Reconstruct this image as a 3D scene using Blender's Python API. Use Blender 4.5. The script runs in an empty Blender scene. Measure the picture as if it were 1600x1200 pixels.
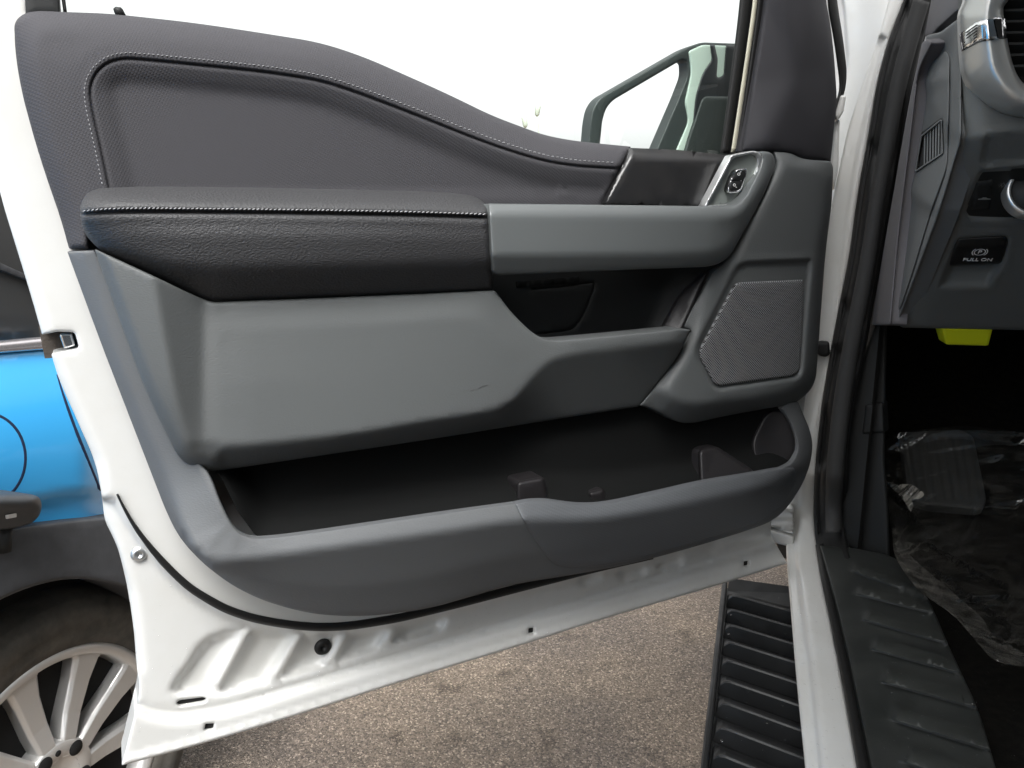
import bpy, bmesh, math, random
import numpy as np
from mathutils import Vector, Matrix
from mathutils.geometry import delaunay_2d_cdt
random.seed(7); rng = np.random.RandomState(7)
S = bpy.context.scene
COL = S.collection
R = math.radians
# ------------------------------------------------------------------ camera
FPX, CX, CY = 1150.0, 800.0, 600.0
PITCH, YAW, CAMZ = R(11.4), R(18.5), 1.17
CAM = np.array([0.0, 0.0, CAMZ])
Fv = np.array([-math.sin(YAW)*math.cos(PITCH), math.cos(YAW)*math.cos(PITCH), -math.sin(PITCH)])
Rv = np.array([math.cos(YAW), math.sin(YAW), 0.0])
Uv = np.cross(Rv, Fv)
cd = bpy.data.cameras.new('camera'); cam = bpy.data.objects.new('camera', cd); COL.objects.link(cam)
cd.sensor_width = 36; cd.lens = 36*FPX/1600; cd.clip_start = 0.02; cd.clip_end = 5000
cam.matrix_world = Matrix(((Rv[0],Uv[0],-Fv[0],CAM[0]),(Rv[1],Uv[1],-Fv[1],CAM[1]),(Rv[2],Uv[2],-Fv[2],CAM[2]),(0,0,0,1)))
S.camera = cam
# ------------------------------------------------------------------ light
SUN_EL, SUN_AZ = 56, 161      # azimuth measured from +Y (truck forward) towards +X
wd = bpy.data.worlds.new('World'); S.world = wd; wd.use_nodes = True
nt = wd.node_tree; nt.nodes.clear()
sky = nt.nodes.new('ShaderNodeTexSky'); sky.sky_type = 'NISHITA'; sky.sun_disc = False
sky.sun_elevation = R(SUN_EL); sky.sun_rotation = R(SUN_AZ); sky.dust_density = 6; sky.air_density = 1.0; sky.altitude = 0
hs = nt.nodes.new('ShaderNodeHueSaturation'); hs.inputs['Saturation'].default_value = 0.0
bg = nt.nodes.new('ShaderNodeBackground'); bg.inputs['Strength'].default_value = 0.15
wo = nt.nodes.new('ShaderNodeOutputWorld')
nt.links.new(sky.outputs[0], hs.inputs['Color']); nt.links.new(hs.outputs[0], bg.inputs['Color']); nt.links.new(bg.outputs[0], wo.inputs['Surface'])
sd = bpy.data.lights.new('sun', 'SUN'); sd.energy = 0.9; sd.angle = R(26); sd.color = (1, .97, .92)
so = bpy.data.objects.new('sun', sd); COL.objects.link(so)
sv = Vector((math.sin(R(SUN_AZ))*math.cos(R(SUN_EL)), math.cos(R(SUN_AZ))*math.cos(R(SUN_EL)), math.sin(R(SUN_EL))))
so.rotation_euler = sv.to_track_quat('Z', 'Y').to_euler(); so.location = (0, 0, 6)
S.view_settings.view_transform = 'Standard'; S.view_settings.look = 'None'; S.view_settings.exposure = 1.45; S.view_settings.gamma = 1
S.cycles.max_bounces = 8; S.cycles.transparent_max_bounces = 12; S.cycles.caustics_reflective = False; S.cycles.caustics_refractive = False
S.cycles.use_denoising = True

# ------------------------------------------------------------------ materials
def mat(name, col, rough=.5, metal=0, spec=.5, coat=0, bump=None, scale=100, strength=.3, dist=.0006, var=.0, vscale=6, trans=0, alpha=1, aniso=None, coord='UV', col2=None, coatr=.05, rvar=0, ior=1.5):
    m = bpy.data.materials.new(name); m.use_nodes = True
    n = m.node_tree; L = n.links; b = n.nodes['Principled BSDF']
    b.inputs['Base Color'].default_value = (*col, 1); b.inputs['Roughness'].default_value = rough
    b.inputs['Metallic'].default_value = metal; b.inputs['Specular IOR Level'].default_value = spec
    b.inputs['Coat Weight'].default_value = coat; b.inputs['Coat Roughness'].default_value = coatr
    b.inputs['Transmission Weight'].default_value = trans; b.inputs['Alpha'].default_value = alpha; b.inputs['IOR'].default_value = ior
    tc = n.nodes.new('ShaderNodeTexCoord'); src = tc.outputs[coord]
    def N(t, **k):
        x = n.nodes.new(t)
        for a, v in k.items():
            if a in x.inputs: x.inputs[a].default_value = v
            else: setattr(x, a, v)
        return x
    if var or col2 or rvar:
        no = N('ShaderNodeTexNoise', Scale=vscale, Detail=6.0, Roughness=.62); L.new(src, no.inputs['Vector'])
        if var or col2:
            mx = N('ShaderNodeMix', data_type='RGBA')
            c2 = col2 or tuple(c*(1-var) for c in col)
            mx.inputs[6].default_value = (*col, 1) if col2 else (*[min(1, c*(1+var)) for c in col], 1)
            mx.inputs[7].default_value = (*c2, 1)
            rp = N('ShaderNodeMapRange'); rp.inputs[1].default_value = .35; rp.inputs[2].default_value = .65
            L.new(no.outputs[0], rp.inputs[0]); L.new(rp.outputs[0], mx.inputs[0]); L.new(mx.outputs[2], b.inputs['Base Color'])
        if rvar:
            r2 = N('ShaderNodeMapRange'); r2.inputs[1].default_value = .3; r2.inputs[2].default_value = .7
            r2.inputs[3].default_value = max(.02, rough-rvar); r2.inputs[4].default_value = min(1, rough+rvar)
            L.new(no.outputs[0], r2.inputs[0]); L.new(r2.outputs[0], b.inputs['Roughness'])
    if bump:
        bp = N('ShaderNodeBump', Strength=strength, Distance=dist); L.new(bp.outputs[0], b.inputs['Normal'])
        if bump == 'leather':
            mp = N('ShaderNodeMapping'); mp.inputs['Scale'].default_value = (1, 1.7, 1); L.new(src, mp.inputs[0])
            v = N('ShaderNodeTexVoronoi', feature='SMOOTH_F1', Scale=scale); L.new(mp.outputs[0], v.inputs['Vector'])
            no = N('ShaderNodeTexNoise', Scale=scale*.9, Detail=3.0); L.new(mp.outputs[0], no.inputs['Vector'])
            a = N('ShaderNodeMath', operation='ADD'); L.new(v.outputs[0], a.inputs[0]); L.new(no.outputs[0], a.inputs[1]); L.new(a.outputs[0], bp.inputs['Height'])
        elif bump == 'weave':
            mp = N('ShaderNodeMapping'); mp.inputs['Rotation'].default_value = (0, 0, R(28)); L.new(src, mp.inputs[0])
            w1 = N('ShaderNodeTexWave', Scale=scale, Distortion=.6, Detail=1.0); w1.bands_direction = 'X'
            w2 = N('ShaderNodeTexWave', Scale=scale*.8, Distortion=.6, Detail=1.0); w2.bands_direction = 'Y'
            L.new(mp.outputs[0], w1.inputs[0]); L.new(mp.outputs[0], w2.inputs[0])
            a = N('ShaderNodeMath', operation='MULTIPLY'); L.new(w1.outputs[1], a.inputs[0]); L.new(w2.outputs[1], a.inputs[1]); L.new(a.outputs[0], bp.inputs['Height'])
        elif bump == 'noise':
            no = N('ShaderNodeTexNoise', Scale=scale, Detail=5.0, Roughness=.6); L.new(src, no.inputs['Vector']); L.new(no.outputs[0], bp.inputs['Height'])
        elif bump == 'dots':
            mp = N('ShaderNodeMapping'); mp.inputs['Scale'].default_value = (scale, scale, 0); mp.inputs['Rotation'].default_value = (0, 0, 0); L.new(src, mp.inputs[0])
            sx = N('ShaderNodeSeparateXYZ'); L.new(mp.outputs[0], sx.inputs[0])
            def M(op, a, c=None):
                q = N('ShaderNodeMath', operation=op)
                for i, z in enumerate((a, c)):
                    if z is None: continue
                    if isinstance(z, (int, float)): q.inputs[i].default_value = z
                    else: L.new(z, q.inputs[i])
                return q.outputs[0]
            p1 = M('SINE', M('MULTIPLY', sx.outputs[0], 2*math.pi))
            p2 = M('SINE', M('MULTIPLY', sx.outputs[1], 2*math.pi*1.15))
            h = M('MULTIPLY', p1, p2); L.new(h, bp.inputs['Height'])
            msk = M('GREATER_THAN', h, .12)
            mx = N('ShaderNodeMix', data_type='RGBA'); mx.inputs[6].default_value = (*col, 1); mx.inputs[7].default_value = (.004, .004, .004, 1)
            L.new(msk, mx.inputs[0]); L.new(mx.outputs[2], b.inputs['Base Color'])
            ms = M('SUBTRACT', 1.0, msk); ms2 = M('MULTIPLY', ms, spec); L.new(ms2, b.inputs['Specular IOR Level'])
    return m
GREYC = (.085, .090, .091)
M_ = dict(
 grey=mat('grey_moulded_plastic', GREYC, .55, bump='leather', scale=500, strength=.32, dist=.0005, rvar=.05, spec=.4),
 lowgrey=mat('grey_lower_plastic', (.098, .102, .106), .62, bump='leather', scale=500, strength=.32, dist=.0005, rvar=.05, spec=.4),
 cover=mat('grey_dimpled_plastic', (.092, .097, .104), .6, bump='weave', scale=110, strength=.3, dist=.0005, spec=.4),
 leather=mat('charcoal_leather', (.036, .036, .038), .55, bump='leather', scale=460, strength=.6, dist=.0008, rvar=.05, spec=.4),
 fabric=mat('charcoal_fabric', (.052, .051, .056), .8, bump='weave', scale=135, strength=.4, dist=.0005, spec=.2),
 stitch=mat('grey_thread', (.30, .30, .31), .7),
 satin=mat('satin_grey_trim', (.105, .113, .114), .38, spec=.6, rvar=.03, vscale=20),
 accent=mat('dark_grained_panel', (.013, .013, .014), .33, spec=.5, col2=(.020, .019, .019), vscale=24, rvar=.03),
 chrome=mat('chrome', (.85, .85, .86), .12, 1), silver=mat('satin_silver', (.62, .63, .63), .32, .85),
 gloss=mat('gloss_black_plate', (.015, .016, .016), .12, spec=.6, coat=.6),
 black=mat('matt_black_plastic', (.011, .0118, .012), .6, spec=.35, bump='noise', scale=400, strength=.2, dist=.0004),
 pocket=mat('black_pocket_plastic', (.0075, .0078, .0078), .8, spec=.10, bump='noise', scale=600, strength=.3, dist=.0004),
 grille=mat('perforated_grille', (.20, .205, .21), .45, bump='dots', scale=235, strength=.6, dist=.0008),
 white=mat('white_car_paint', (.59, .59, .575),   .38, coat=.35, bump='noise', scale=60, strength=.05, dist=.001, spec=.5, col2=(.55, .545, .52), vscale=7, coord='Object'),
 rubber=mat('black_rubber', (.0075, .0075, .0075), .62, spec=.35, bump='noise', scale=300, strength=.2, dist=.0005, coord='Object'),
 sail=mat('charcoal_sail_trim', (.030, .029, .033), .72, bump='noise', scale=900, strength=.3, dist=.0004, spec=.3),
 cream=mat('cream_channel', (.55, .53, .42), .4),
 dashg=mat('grey_dash_plastic', (.122, .128, .130), .6, bump='leather', scale=800, strength=.3, dist=.0004, coord='Object'),
 dashd=mat('dark_green_grey_dash', (.105, .110, .106), .62, bump='leather', scale=800, strength=.3, dist=.0004, coord='Object'),
 pink=mat('grey_pillar_trim', (.115, .110, .118), .6, bump='noise', scale=700, strength=.2, dist=.0003, coord='Object'),
 carpet=mat('dark_carpet', (.006, .0055, .005), .95, bump='noise', scale=500, strength=1, dist=.003, coord='Object', col2=(.013, .012, .010), vscale=90, spec=.1),
 sillp=mat('black_scuff_plastic', (.017, .019, .018), .55, bump='noise', scale=350, strength=.4, dist=.0006, coord='Object', col2=(.028, .030, .028), vscale=14, rvar=.1),
 step=mat('wet_black_step', (.010, .0105, .011), .5, bump='noise', scale=180, strength=.25, dist=.0006, coord='Object', rvar=.15, vscale=18),
 tyre=mat('tyre_rubber', (.058, .056, .050), .75, bump='noise', scale=120, strength=.4, dist=.001, coord='Object', col2=(.12, .11, .095), vscale=22),
 alloy=mat('silver_alloy', (.70, .69, .675), .34, .6, coat=.3, coord='Object', rvar=.06),
 blue=mat('sky_blue_paint', (.05, .42, .86), .3, coat=1, coord='Object', coatr=.03),
 clad=mat('black_cladding', (.030, .031, .034), .55, coord='Object', bump='noise', scale=200, strength=.15, dist=.0006, col2=(.06, .062, .068), vscale=9),
 carglass=mat('tinted_car_glass', (.05, .05, .05), .2, spec=.7, coord='Object'),
 yellow=mat('yellow_plastic', (.80, .86, .02), .4), print_=mat('black_print', (.004, .004, .004), .6), wprint=mat('white_print', (.75, .75, .75), .6),
 gapblue=mat('panel_gap_navy', (.004, .016, .06), .7),
 sticker=mat('white_sticker', (.7, .7, .7), .6), steel=mat('steel', (.6, .6, .6), .25, 1), dark=mat('void_black', (.006, .006, .006), .9),
 recess_brown=mat('dark_recess_brown', (.05, .04, .032), .8, bump='noise', scale=60, strength=1, dist=.003, coord='Object'),
)
def glass_mat(name, tint, fac, rough=0.0):
    m = bpy.data.materials.new(name); m.use_nodes = True; n = m.node_tree; n.nodes.clear()
    o = n.nodes.new('ShaderNodeOutputMaterial'); t = n.nodes.new('ShaderNodeBsdfTransparent'); t.inputs[0].default_value = (*tint, 1)
    g = n.nodes.new('ShaderNodeBsdfGlossy'); g.inputs['Roughness'].default_value = rough
    fr = n.nodes.new('ShaderNodeFresnel'); fr.inputs[0].default_value = 1.5
    mu = n.nodes.new('ShaderNodeMath'); mu.operation = 'MULTIPLY_ADD'; mu.inputs[1].default_value = 1.6; mu.inputs[2].default_value = fac
    x = n.nodes.new('ShaderNodeMixShader'); ge = n.nodes.new('ShaderNodeNewGeometry'); iv = n.nodes.new('ShaderNodeMath'); iv.operation = 'SUBTRACT'; iv.inputs[0].default_value = 1; n.links.new(ge.outputs['Backfacing'], iv.inputs[1])
    m2 = n.nodes.new('ShaderNodeMath'); m2.operation = 'MULTIPLY'; m2.use_clamp = True; n.links.new(mu.outputs[0], m2.inputs[0]); n.links.new(iv.outputs[0], m2.inputs[1])
    n.links.new(fr.outputs[0], mu.inputs[0]); n.links.new(m2.outputs[0], x.inputs[0])
    n.links.new(t.outputs[0], x.inputs[1]); n.links.new(g.outputs[0], x.inputs[2]); n.links.new(x.outputs[0], o.inputs[0]); return m
M_['glass'] = glass_mat('window_glass', (.93, .97, .95), .0)
M_['film'] = glass_mat('clear_film', (.86, .86, .86), .10, .12)
def film_mat(name, dif):
    m = glass_mat(name, (.80, .80, .80), .06, .14); n = m.node_tree; o = n.nodes['Material Output']; x0 = o.inputs[0].links[0].from_socket
    d = n.nodes.new('ShaderNodeBsdfDiffuse'); d.inputs[0].default_value = (.42, .40, .36, 1)
    no = n.nodes.new('ShaderNodeTexNoise'); no.inputs['Scale'].default_value = 26; no.inputs['Detail'].default_value = 8; no.inputs['Distortion'].default_value = 1.2
    tc = n.nodes.new('ShaderNodeTexCoord'); mp = n.nodes.new('ShaderNodeMapping'); mp.inputs['Rotation'].default_value = (0, 0, R(35)); mp.inputs['Scale'].default_value = (1, 4, 1); n.links.new(tc.outputs['Object'], mp.inputs[0]); n.links.new(mp.outputs[0], no.inputs['Vector'])
    r = n.nodes.new('ShaderNodeMapRange'); r.inputs[1].default_value = .42; r.inputs[2].default_value = .68; r.inputs[3].default_value = dif*.15; r.inputs[4].default_value = dif*2.2  # pale diffuse streaks stand in for highlights on the film wrinkles
    x = n.nodes.new('ShaderNodeMixShader'); n.links.new(no.outputs[0], r.inputs[0]); n.links.new(r.outputs[0], x.inputs[0]); n.links.new(x0, x.inputs[1]); n.links.new(d.outputs[0], x.inputs[2]); n.links.new(x.outputs[0], o.inputs[0]); return m
M_['film'] = film_mat('clear_film', .055); M_['fold'] = film_mat('folded_film', .12); M_['glint'] = film_mat('film_glint', .6)
def asphalt():
    m = bpy.data.materials.new('asphalt'); m.use_nodes = True; n = m.node_tree; L = n.links; b = n.nodes['Principled BSDF']
    tc = n.nodes.new('ShaderNodeTexCoord')
    v = n.nodes.new('ShaderNodeTexVoronoi'); v.inputs['Scale'].default_value = 260; L.new(tc.outputs['Object'], v.inputs['Vector'])
    v2 = n.nodes.new('ShaderNodeTexVoronoi'); v2.inputs['Scale'].default_value = 330; L.new(tc.outputs['Object'], v2.inputs['Vector'])
    no = n.nodes.new('ShaderNodeTexNoise'); no.inputs['Scale'].default_value = 2.2; no.inputs['Detail'].default_value = 5; L.new(tc.outputs['Object'], no.inputs['Vector'])
    bw = n.nodes.new('ShaderNodeSeparateColor'); L.new(v.outputs['Color'], bw.inputs[0])
    cr = n.nodes.new('ShaderNodeValToRGB'); e = cr.color_ramp.elements
    e[0].position = 0; e[0].color = (.09, .080, .072, 1); e[1].position = 1; e[1].color = (.50, .45, .40, 1)
    e.new(.45).color = (.19, .168, .148, 1); e.new(.86).color = (.27, .24, .21, 1)
    L.new(bw.outputs[0], cr.inputs[0])
    c2 = n.nodes.new('ShaderNodeValToRGB'); c2.color_ramp.elements[0].position = .40; c2.color_ramp.elements[0].color = (.84, .76, .70, 1)
    c2.color_ramp.elements[1].position = .60; c2.color_ramp.elements[1].color = (1.15, 1.02, .88, 1); L.new(no.outputs[0], c2.inputs[0])
    mx = n.nodes.new('ShaderNodeMix'); mx.data_type = 'RGBA'; mx.blend_type = 'MULTIPLY'; mx.inputs[0].default_value = 1
    L.new(cr.outputs[0], mx.inputs[6]); L.new(c2.outputs[0], mx.inputs[7])
    n3 = n.nodes.new('ShaderNodeTexNoise'); n3.inputs['Scale'].default_value = 9; n3.inputs['Detail'].default_value = 7; L.new(tc.outputs['Object'], n3.inputs['Vector'])
    c3 = n.nodes.new('ShaderNodeValToRGB'); c3.color_ramp.elements[0].position = .60; c3.color_ramp.elements[0].color = (1, 1, 1, 1); c3.color_ramp.elements[1].position = .74; c3.color_ramp.elements[1].color = (.42, .40, .38, 1); L.new(n3.outputs[0], c3.inputs[0])
    m3 = n.nodes.new('ShaderNodeMix'); m3.data_type = 'RGBA'; m3.blend_type = 'MULTIPLY'; m3.inputs[0].default_value = 1; L.new(mx.outputs[2], m3.inputs[6]); L.new(c3.outputs[0], m3.inputs[7]); L.new(m3.outputs[2], b.inputs['Base Color'])
    b.inputs['Roughness'].default_value = .75
    ad = n.nodes.new('ShaderNodeMath'); ad.operation = 'ADD'; L.new(v.outputs['Distance'], ad.inputs[0]); L.new(v2.outputs['Distance'], ad.inputs[1])
    iv = n.nodes.new('ShaderNodeMath'); iv.operation = 'MULTIPLY'; iv.inputs[1].default_value = -1; L.new(ad.outputs[0], iv.inputs[0])
    bp = n.nodes.new('ShaderNodeBump'); bp.inputs['Strength'].default_value = 1; bp.inputs['Distance'].default_value = .003
    L.new(iv.outputs[0], bp.inputs['Height']); L.new(bp.outputs[0], b.inputs['Normal']); return m
M_['asphalt'] = asphalt()

# ------------------------------------------------------------------ projection: rays to real planes
def rays(P):
    P = np.asarray(P, float).reshape(-1, 2)
    return Fv + np.outer((P[:, 0]-CX)/FPX, Rv) - np.outer((P[:, 1]-CY)/FPX, Uv)
def hit(P, p0, n):
    d = rays(P); t = ((np.asarray(p0)-CAM) @ n)/(d @ n)
    return CAM + d*np.asarray(t).reshape(-1, 1)
class Plane:                                    # w is the height above the plane, towards the camera
    def __init__(s, p0, n): s.p0 = np.array(p0, float); s.n = np.array(n, float)/np.linalg.norm(n)
    def __call__(s, P, w):
        d = rays(P); w = np.broadcast_to(np.asarray(w, float), (len(d),))
        t = (((s.p0-CAM) @ s.n)+w)/(d @ s.n)
        return CAM + d*t[:, None]
    def uv(s, Q):
        h = np.array([0, 0, 1.0]) if abs(s.n[2]) < .9 else np.array([0, 1.0, 0])
        a = np.cross(h, s.n); a /= np.linalg.norm(a); b = np.cross(s.n, a); return np.stack([Q @ a, Q @ b], 1)
P0 = hit([(190, 1195)], (0, 0, .60), np.array([0, 0, 1.0]))[0]
P1 = hit([(1230, 885)], (0, 0, .60), np.array([0, 0, 1.0]))[0]
Dd = (P1-P0)/np.linalg.norm(P1-P0); Dn = np.cross(Dd, [0, 0, 1.0])
if (CAM-P0) @ Dn < 0: Dn = -Dn
DOOR = Plane(P1, Dn)
XP = lambda x, s=-1: Plane((x, 0, 0), (s, 0, 0))
YP = lambda y: Plane((0, y, 0), (0, -1, 0))
ZP = lambda z: Plane((0, 0, z), (0, 0, 1))

# ------------------------------------------------------------------ object builders
WO = {}
def link(name, V, Fc, m, parent=None, smooth=True, uv=None, origin=None, flat_faces=None):
    V = np.asarray(V, float)
    if origin is None:
        lo, hi = V.min(0), V.max(0); origin = np.array([(lo[0]+hi[0])/2, (lo[1]+hi[1])/2, lo[2]])
    me = bpy.data.meshes.new(name); me.from_pydata([tuple(v) for v in V-origin], [], [tuple(f) for f in Fc]); me.update()
    if smooth: me.polygons.foreach_set('use_smooth', [True]*len(me.polygons))
    if uv is not None:
        l = me.uv_layers.new(name='UVMap'); idx = np.zeros(len(me.loops), int); me.loops.foreach_get('vertex_index', idx)
        l.data.foreach_set('uv', np.asarray(uv)[idx].ravel())
    me.materials.append(M_[m] if isinstance(m, str) else m)
    o = bpy.data.objects.new(name, me); COL.objects.link(o)
    WO[o.name] = np.array(origin)
    if parent is not None: o.parent = parent; o.location = origin-WO[parent.name]
    else: o.location = origin
    return o
def empty(name, loc, label, cat, group=None):
    o = bpy.data.objects.new(name, None); COL.objects.link(o); o.location = loc; WO[o.name] = np.array(loc, float); tag(o, label, cat, group); return o
def tag(o, label=None, cat=None, group=None, kind=None):
    for k, v in (('label', label), ('category', cat), ('group', group), ('kind', kind)):
        if v: o[k] = v
    return o
def path(pts, r=6, closed=True, step=5):
    """rounded polygon: each corner (x, y[, radius]) becomes a quadratic arc; a large radius makes a smooth curve"""
    P = [(p[0], p[1], p[2] if len(p) > 2 else r) for p in pts]; n = len(P); out = []
    for i, (x, y, rr) in enumerate(P):
        c = np.array([x, y], float)
        if not closed and i in (0, n-1): out.append(c); continue
        a = np.array(P[i-1][:2]); b = np.array(P[(i+1) % n][:2]); la = np.linalg.norm(a-c); lb = np.linalg.norm(b-c)
        k = min(rr, la*.5, lb*.5)
        if k < .3: out.append(c); continue
        s = c+(a-c)/la*k; e = c+(b-c)/lb*k; m = max(2, int(k/2)+2)
        for q in range(m+1):
            t = q/m; out.append((1-t)**2*s+2*t*(1-t)*c+t*t*e)
    res = []; m = len(out)
    for i in range(m if closed else m-1):
        a, b = out[i], out[(i+1) % m]; L = np.linalg.norm(b-a)
        if L < .05: continue
        k = max(1, int(math.ceil(L/step)))
        for q in range(k): res.append(a+(b-a)*q/k)
    if not closed: res.append(out[-1])
    return np.array(res)
def segdist(P, poly, closed=True):
    A = poly; B = np.roll(poly, -1, 0)
    if not closed: A = A[:-1]; B = B[:-1]
    AB = B-A; L2 = (AB**2).sum(1)+1e-9; out = np.empty(len(P))
    for i in range(0, len(P), 4000):
        p = P[i:i+4000, None, :]; t = np.clip(((p-A)*AB).sum(2)/L2, 0, 1); out[i:i+4000] = np.sqrt((((A+t[..., None]*AB)-p)**2).sum(2)).min(1)
    return out
def inside(P, poly):
    x, y = P[:, 0], P[:, 1]; c = np.zeros(len(P), bool); n = len(poly)
    for i in range(n):
        x1, y1 = poly[i]; x2, y2 = poly[(i+1) % n]
        if y1 == y2: continue
        c ^= ((y1 > y) != (y2 > y)) & (x < (x2-x1)*(y-y1)/(y2-y1)+x1)
    return c
def sdist(P, poly): return np.where(inside(P, poly), 1, -1)*segdist(P, poly)   # positive inside
def sm(x, a, b): t = np.clip((x-a)/(b-a), 0, 1); return t*t*(3-2*t)
class Field:
    """heights at control points, joined by facets, drawn on a 2 pixel grid and softened over `blur` pixels"""
    def __init__(s, pts, edges=(), blur=8):
        pts = np.array(pts, float)
        r = delaunay_2d_cdt([Vector((p[0], p[1])) for p in pts], list(edges), [], 0, 1e-5)
        v = np.array([tuple(q) for q in r[0]]); w = pts[((v[:, None, :]-pts[None, :, :2])**2).sum(2).argmin(1), 2]
        s.g = 2.0; pad = 40; s.o = v.min(0)-pad; nx, ny = (np.ceil((v.max(0)+pad-s.o)/s.g)).astype(int)+1
        Z = np.full((ny, nx), np.nan)
        for f in r[2]:
            if len(f) != 3: continue
            A, B, C = v[list(f)]; T = np.array([B-A, C-A]).T; det = np.linalg.det(T)
            if abs(det) < 1e-6: continue
            lo = np.floor((np.min([A, B, C], 0)-s.o)/s.g).astype(int); hi = np.ceil((np.max([A, B, C], 0)-s.o)/s.g).astype(int)+1
            X, Y = np.meshgrid(np.arange(lo[0], hi[0]), np.arange(lo[1], hi[1])); P = np.stack([X, Y], -1)*s.g+s.o
            l = (P-A) @ np.linalg.inv(T).T; m = (l[..., 0] > -1e-3) & (l[..., 1] > -1e-3) & (l.sum(-1) < 1+1e-3)
            wa, wb, wc = w[list(f)]; q = wa+l[..., 0]*(wb-wa)+l[..., 1]*(wc-wa); Z[Y[m], X[m]] = q[m]
        K = ~np.isnan(Z)                                     # spread outwards past the hull
        for _ in range(400):
            if K.all(): break
            acc = np.zeros_like(Z); cnt = np.zeros_like(Z); Z0 = np.where(K, Z, 0)
            for dy, dx in ((0, 1), (0, -1), (1, 0), (-1, 0)):
                acc += np.roll(Z0, (dy, dx), (0, 1)); cnt += np.roll(K, (dy, dx), (0, 1))
            new = ~K & (cnt > 0); Z[new] = acc[new]/cnt[new]; K |= new
        if blur:
            sg = blur*.5/s.g; k = int(math.ceil(sg*3)); ker = np.exp(-.5*(np.arange(-k, k+1)/sg)**2); ker /= ker.sum()
            for ax in (0, 1):
                Zp = np.pad(Z, [(k, k) if i == ax else (0, 0) for i in (0, 1)], mode='edge'); acc = np.zeros_like(Z)
                for i, c in enumerate(ker): acc += c*(Zp[i:i+Z.shape[0]] if ax == 0 else Zp[:, i:i+Z.shape[1]])
                Z = acc
        s.Z = Z
    def __call__(s, P):
        P = np.asarray(P, float).reshape(-1, 2); q = (P-s.o)/s.g; ny, nx = s.Z.shape
        q = np.clip(q, 0, [nx-1.001, ny-1.001]); i = q.astype(int); f = q-i; x, y = i[:, 0], i[:, 1]; fx, fy = f[:, 0], f[:, 1]; Z = s.Z
        return Z[y, x]*(1-fx)*(1-fy)+Z[y, x+1]*fx*(1-fy)+Z[y+1, x]*(1-fx)*fy+Z[y+1, x+1]*fx*fy
def Rails(rails, blur=8, step=14, pts=()):
    """a field held up by smooth lines (x, y, w) that run along the crests and valleys of the surface"""
    allp, edges = [], []
    for r in rails:
        r = np.array(r, float); q = []
        n = len(r)
        for i in range(n-1):
            p0, p1, p2, p3 = r[max(i-1, 0)], r[i], r[i+1], r[min(i+2, n-1)]; L = np.linalg.norm(p2[:2]-p1[:2]); k = max(1, int(L/step))
            t1 = (p2-p0)/(np.linalg.norm((p2-p0)[:2])+1e-9)*L; t2 = (p3-p1)/(np.linalg.norm((p3-p1)[:2])+1e-9)*L
            for j in range(k):
                t = j/k; q.append((2*t**3-3*t*t+1)*p1+(t**3-2*t*t+t)*t1+(-2*t**3+3*t*t)*p2+(t**3-t*t)*t2)
        q.append(r[-1]); o = len(allp); allp += [tuple(x) for x in q]
    return Field(allp+list(pts), (), blur)
def normals2(poly, closed=True):
    t = (np.roll(poly, -1, 0)-np.roll(poly, 1, 0)) if closed else np.gradient(poly, axis=0)
    t = t/(np.linalg.norm(t, axis=1)[:, None]+1e-9); return np.stack([-t[:, 1], t[:, 0]], 1)
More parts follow.
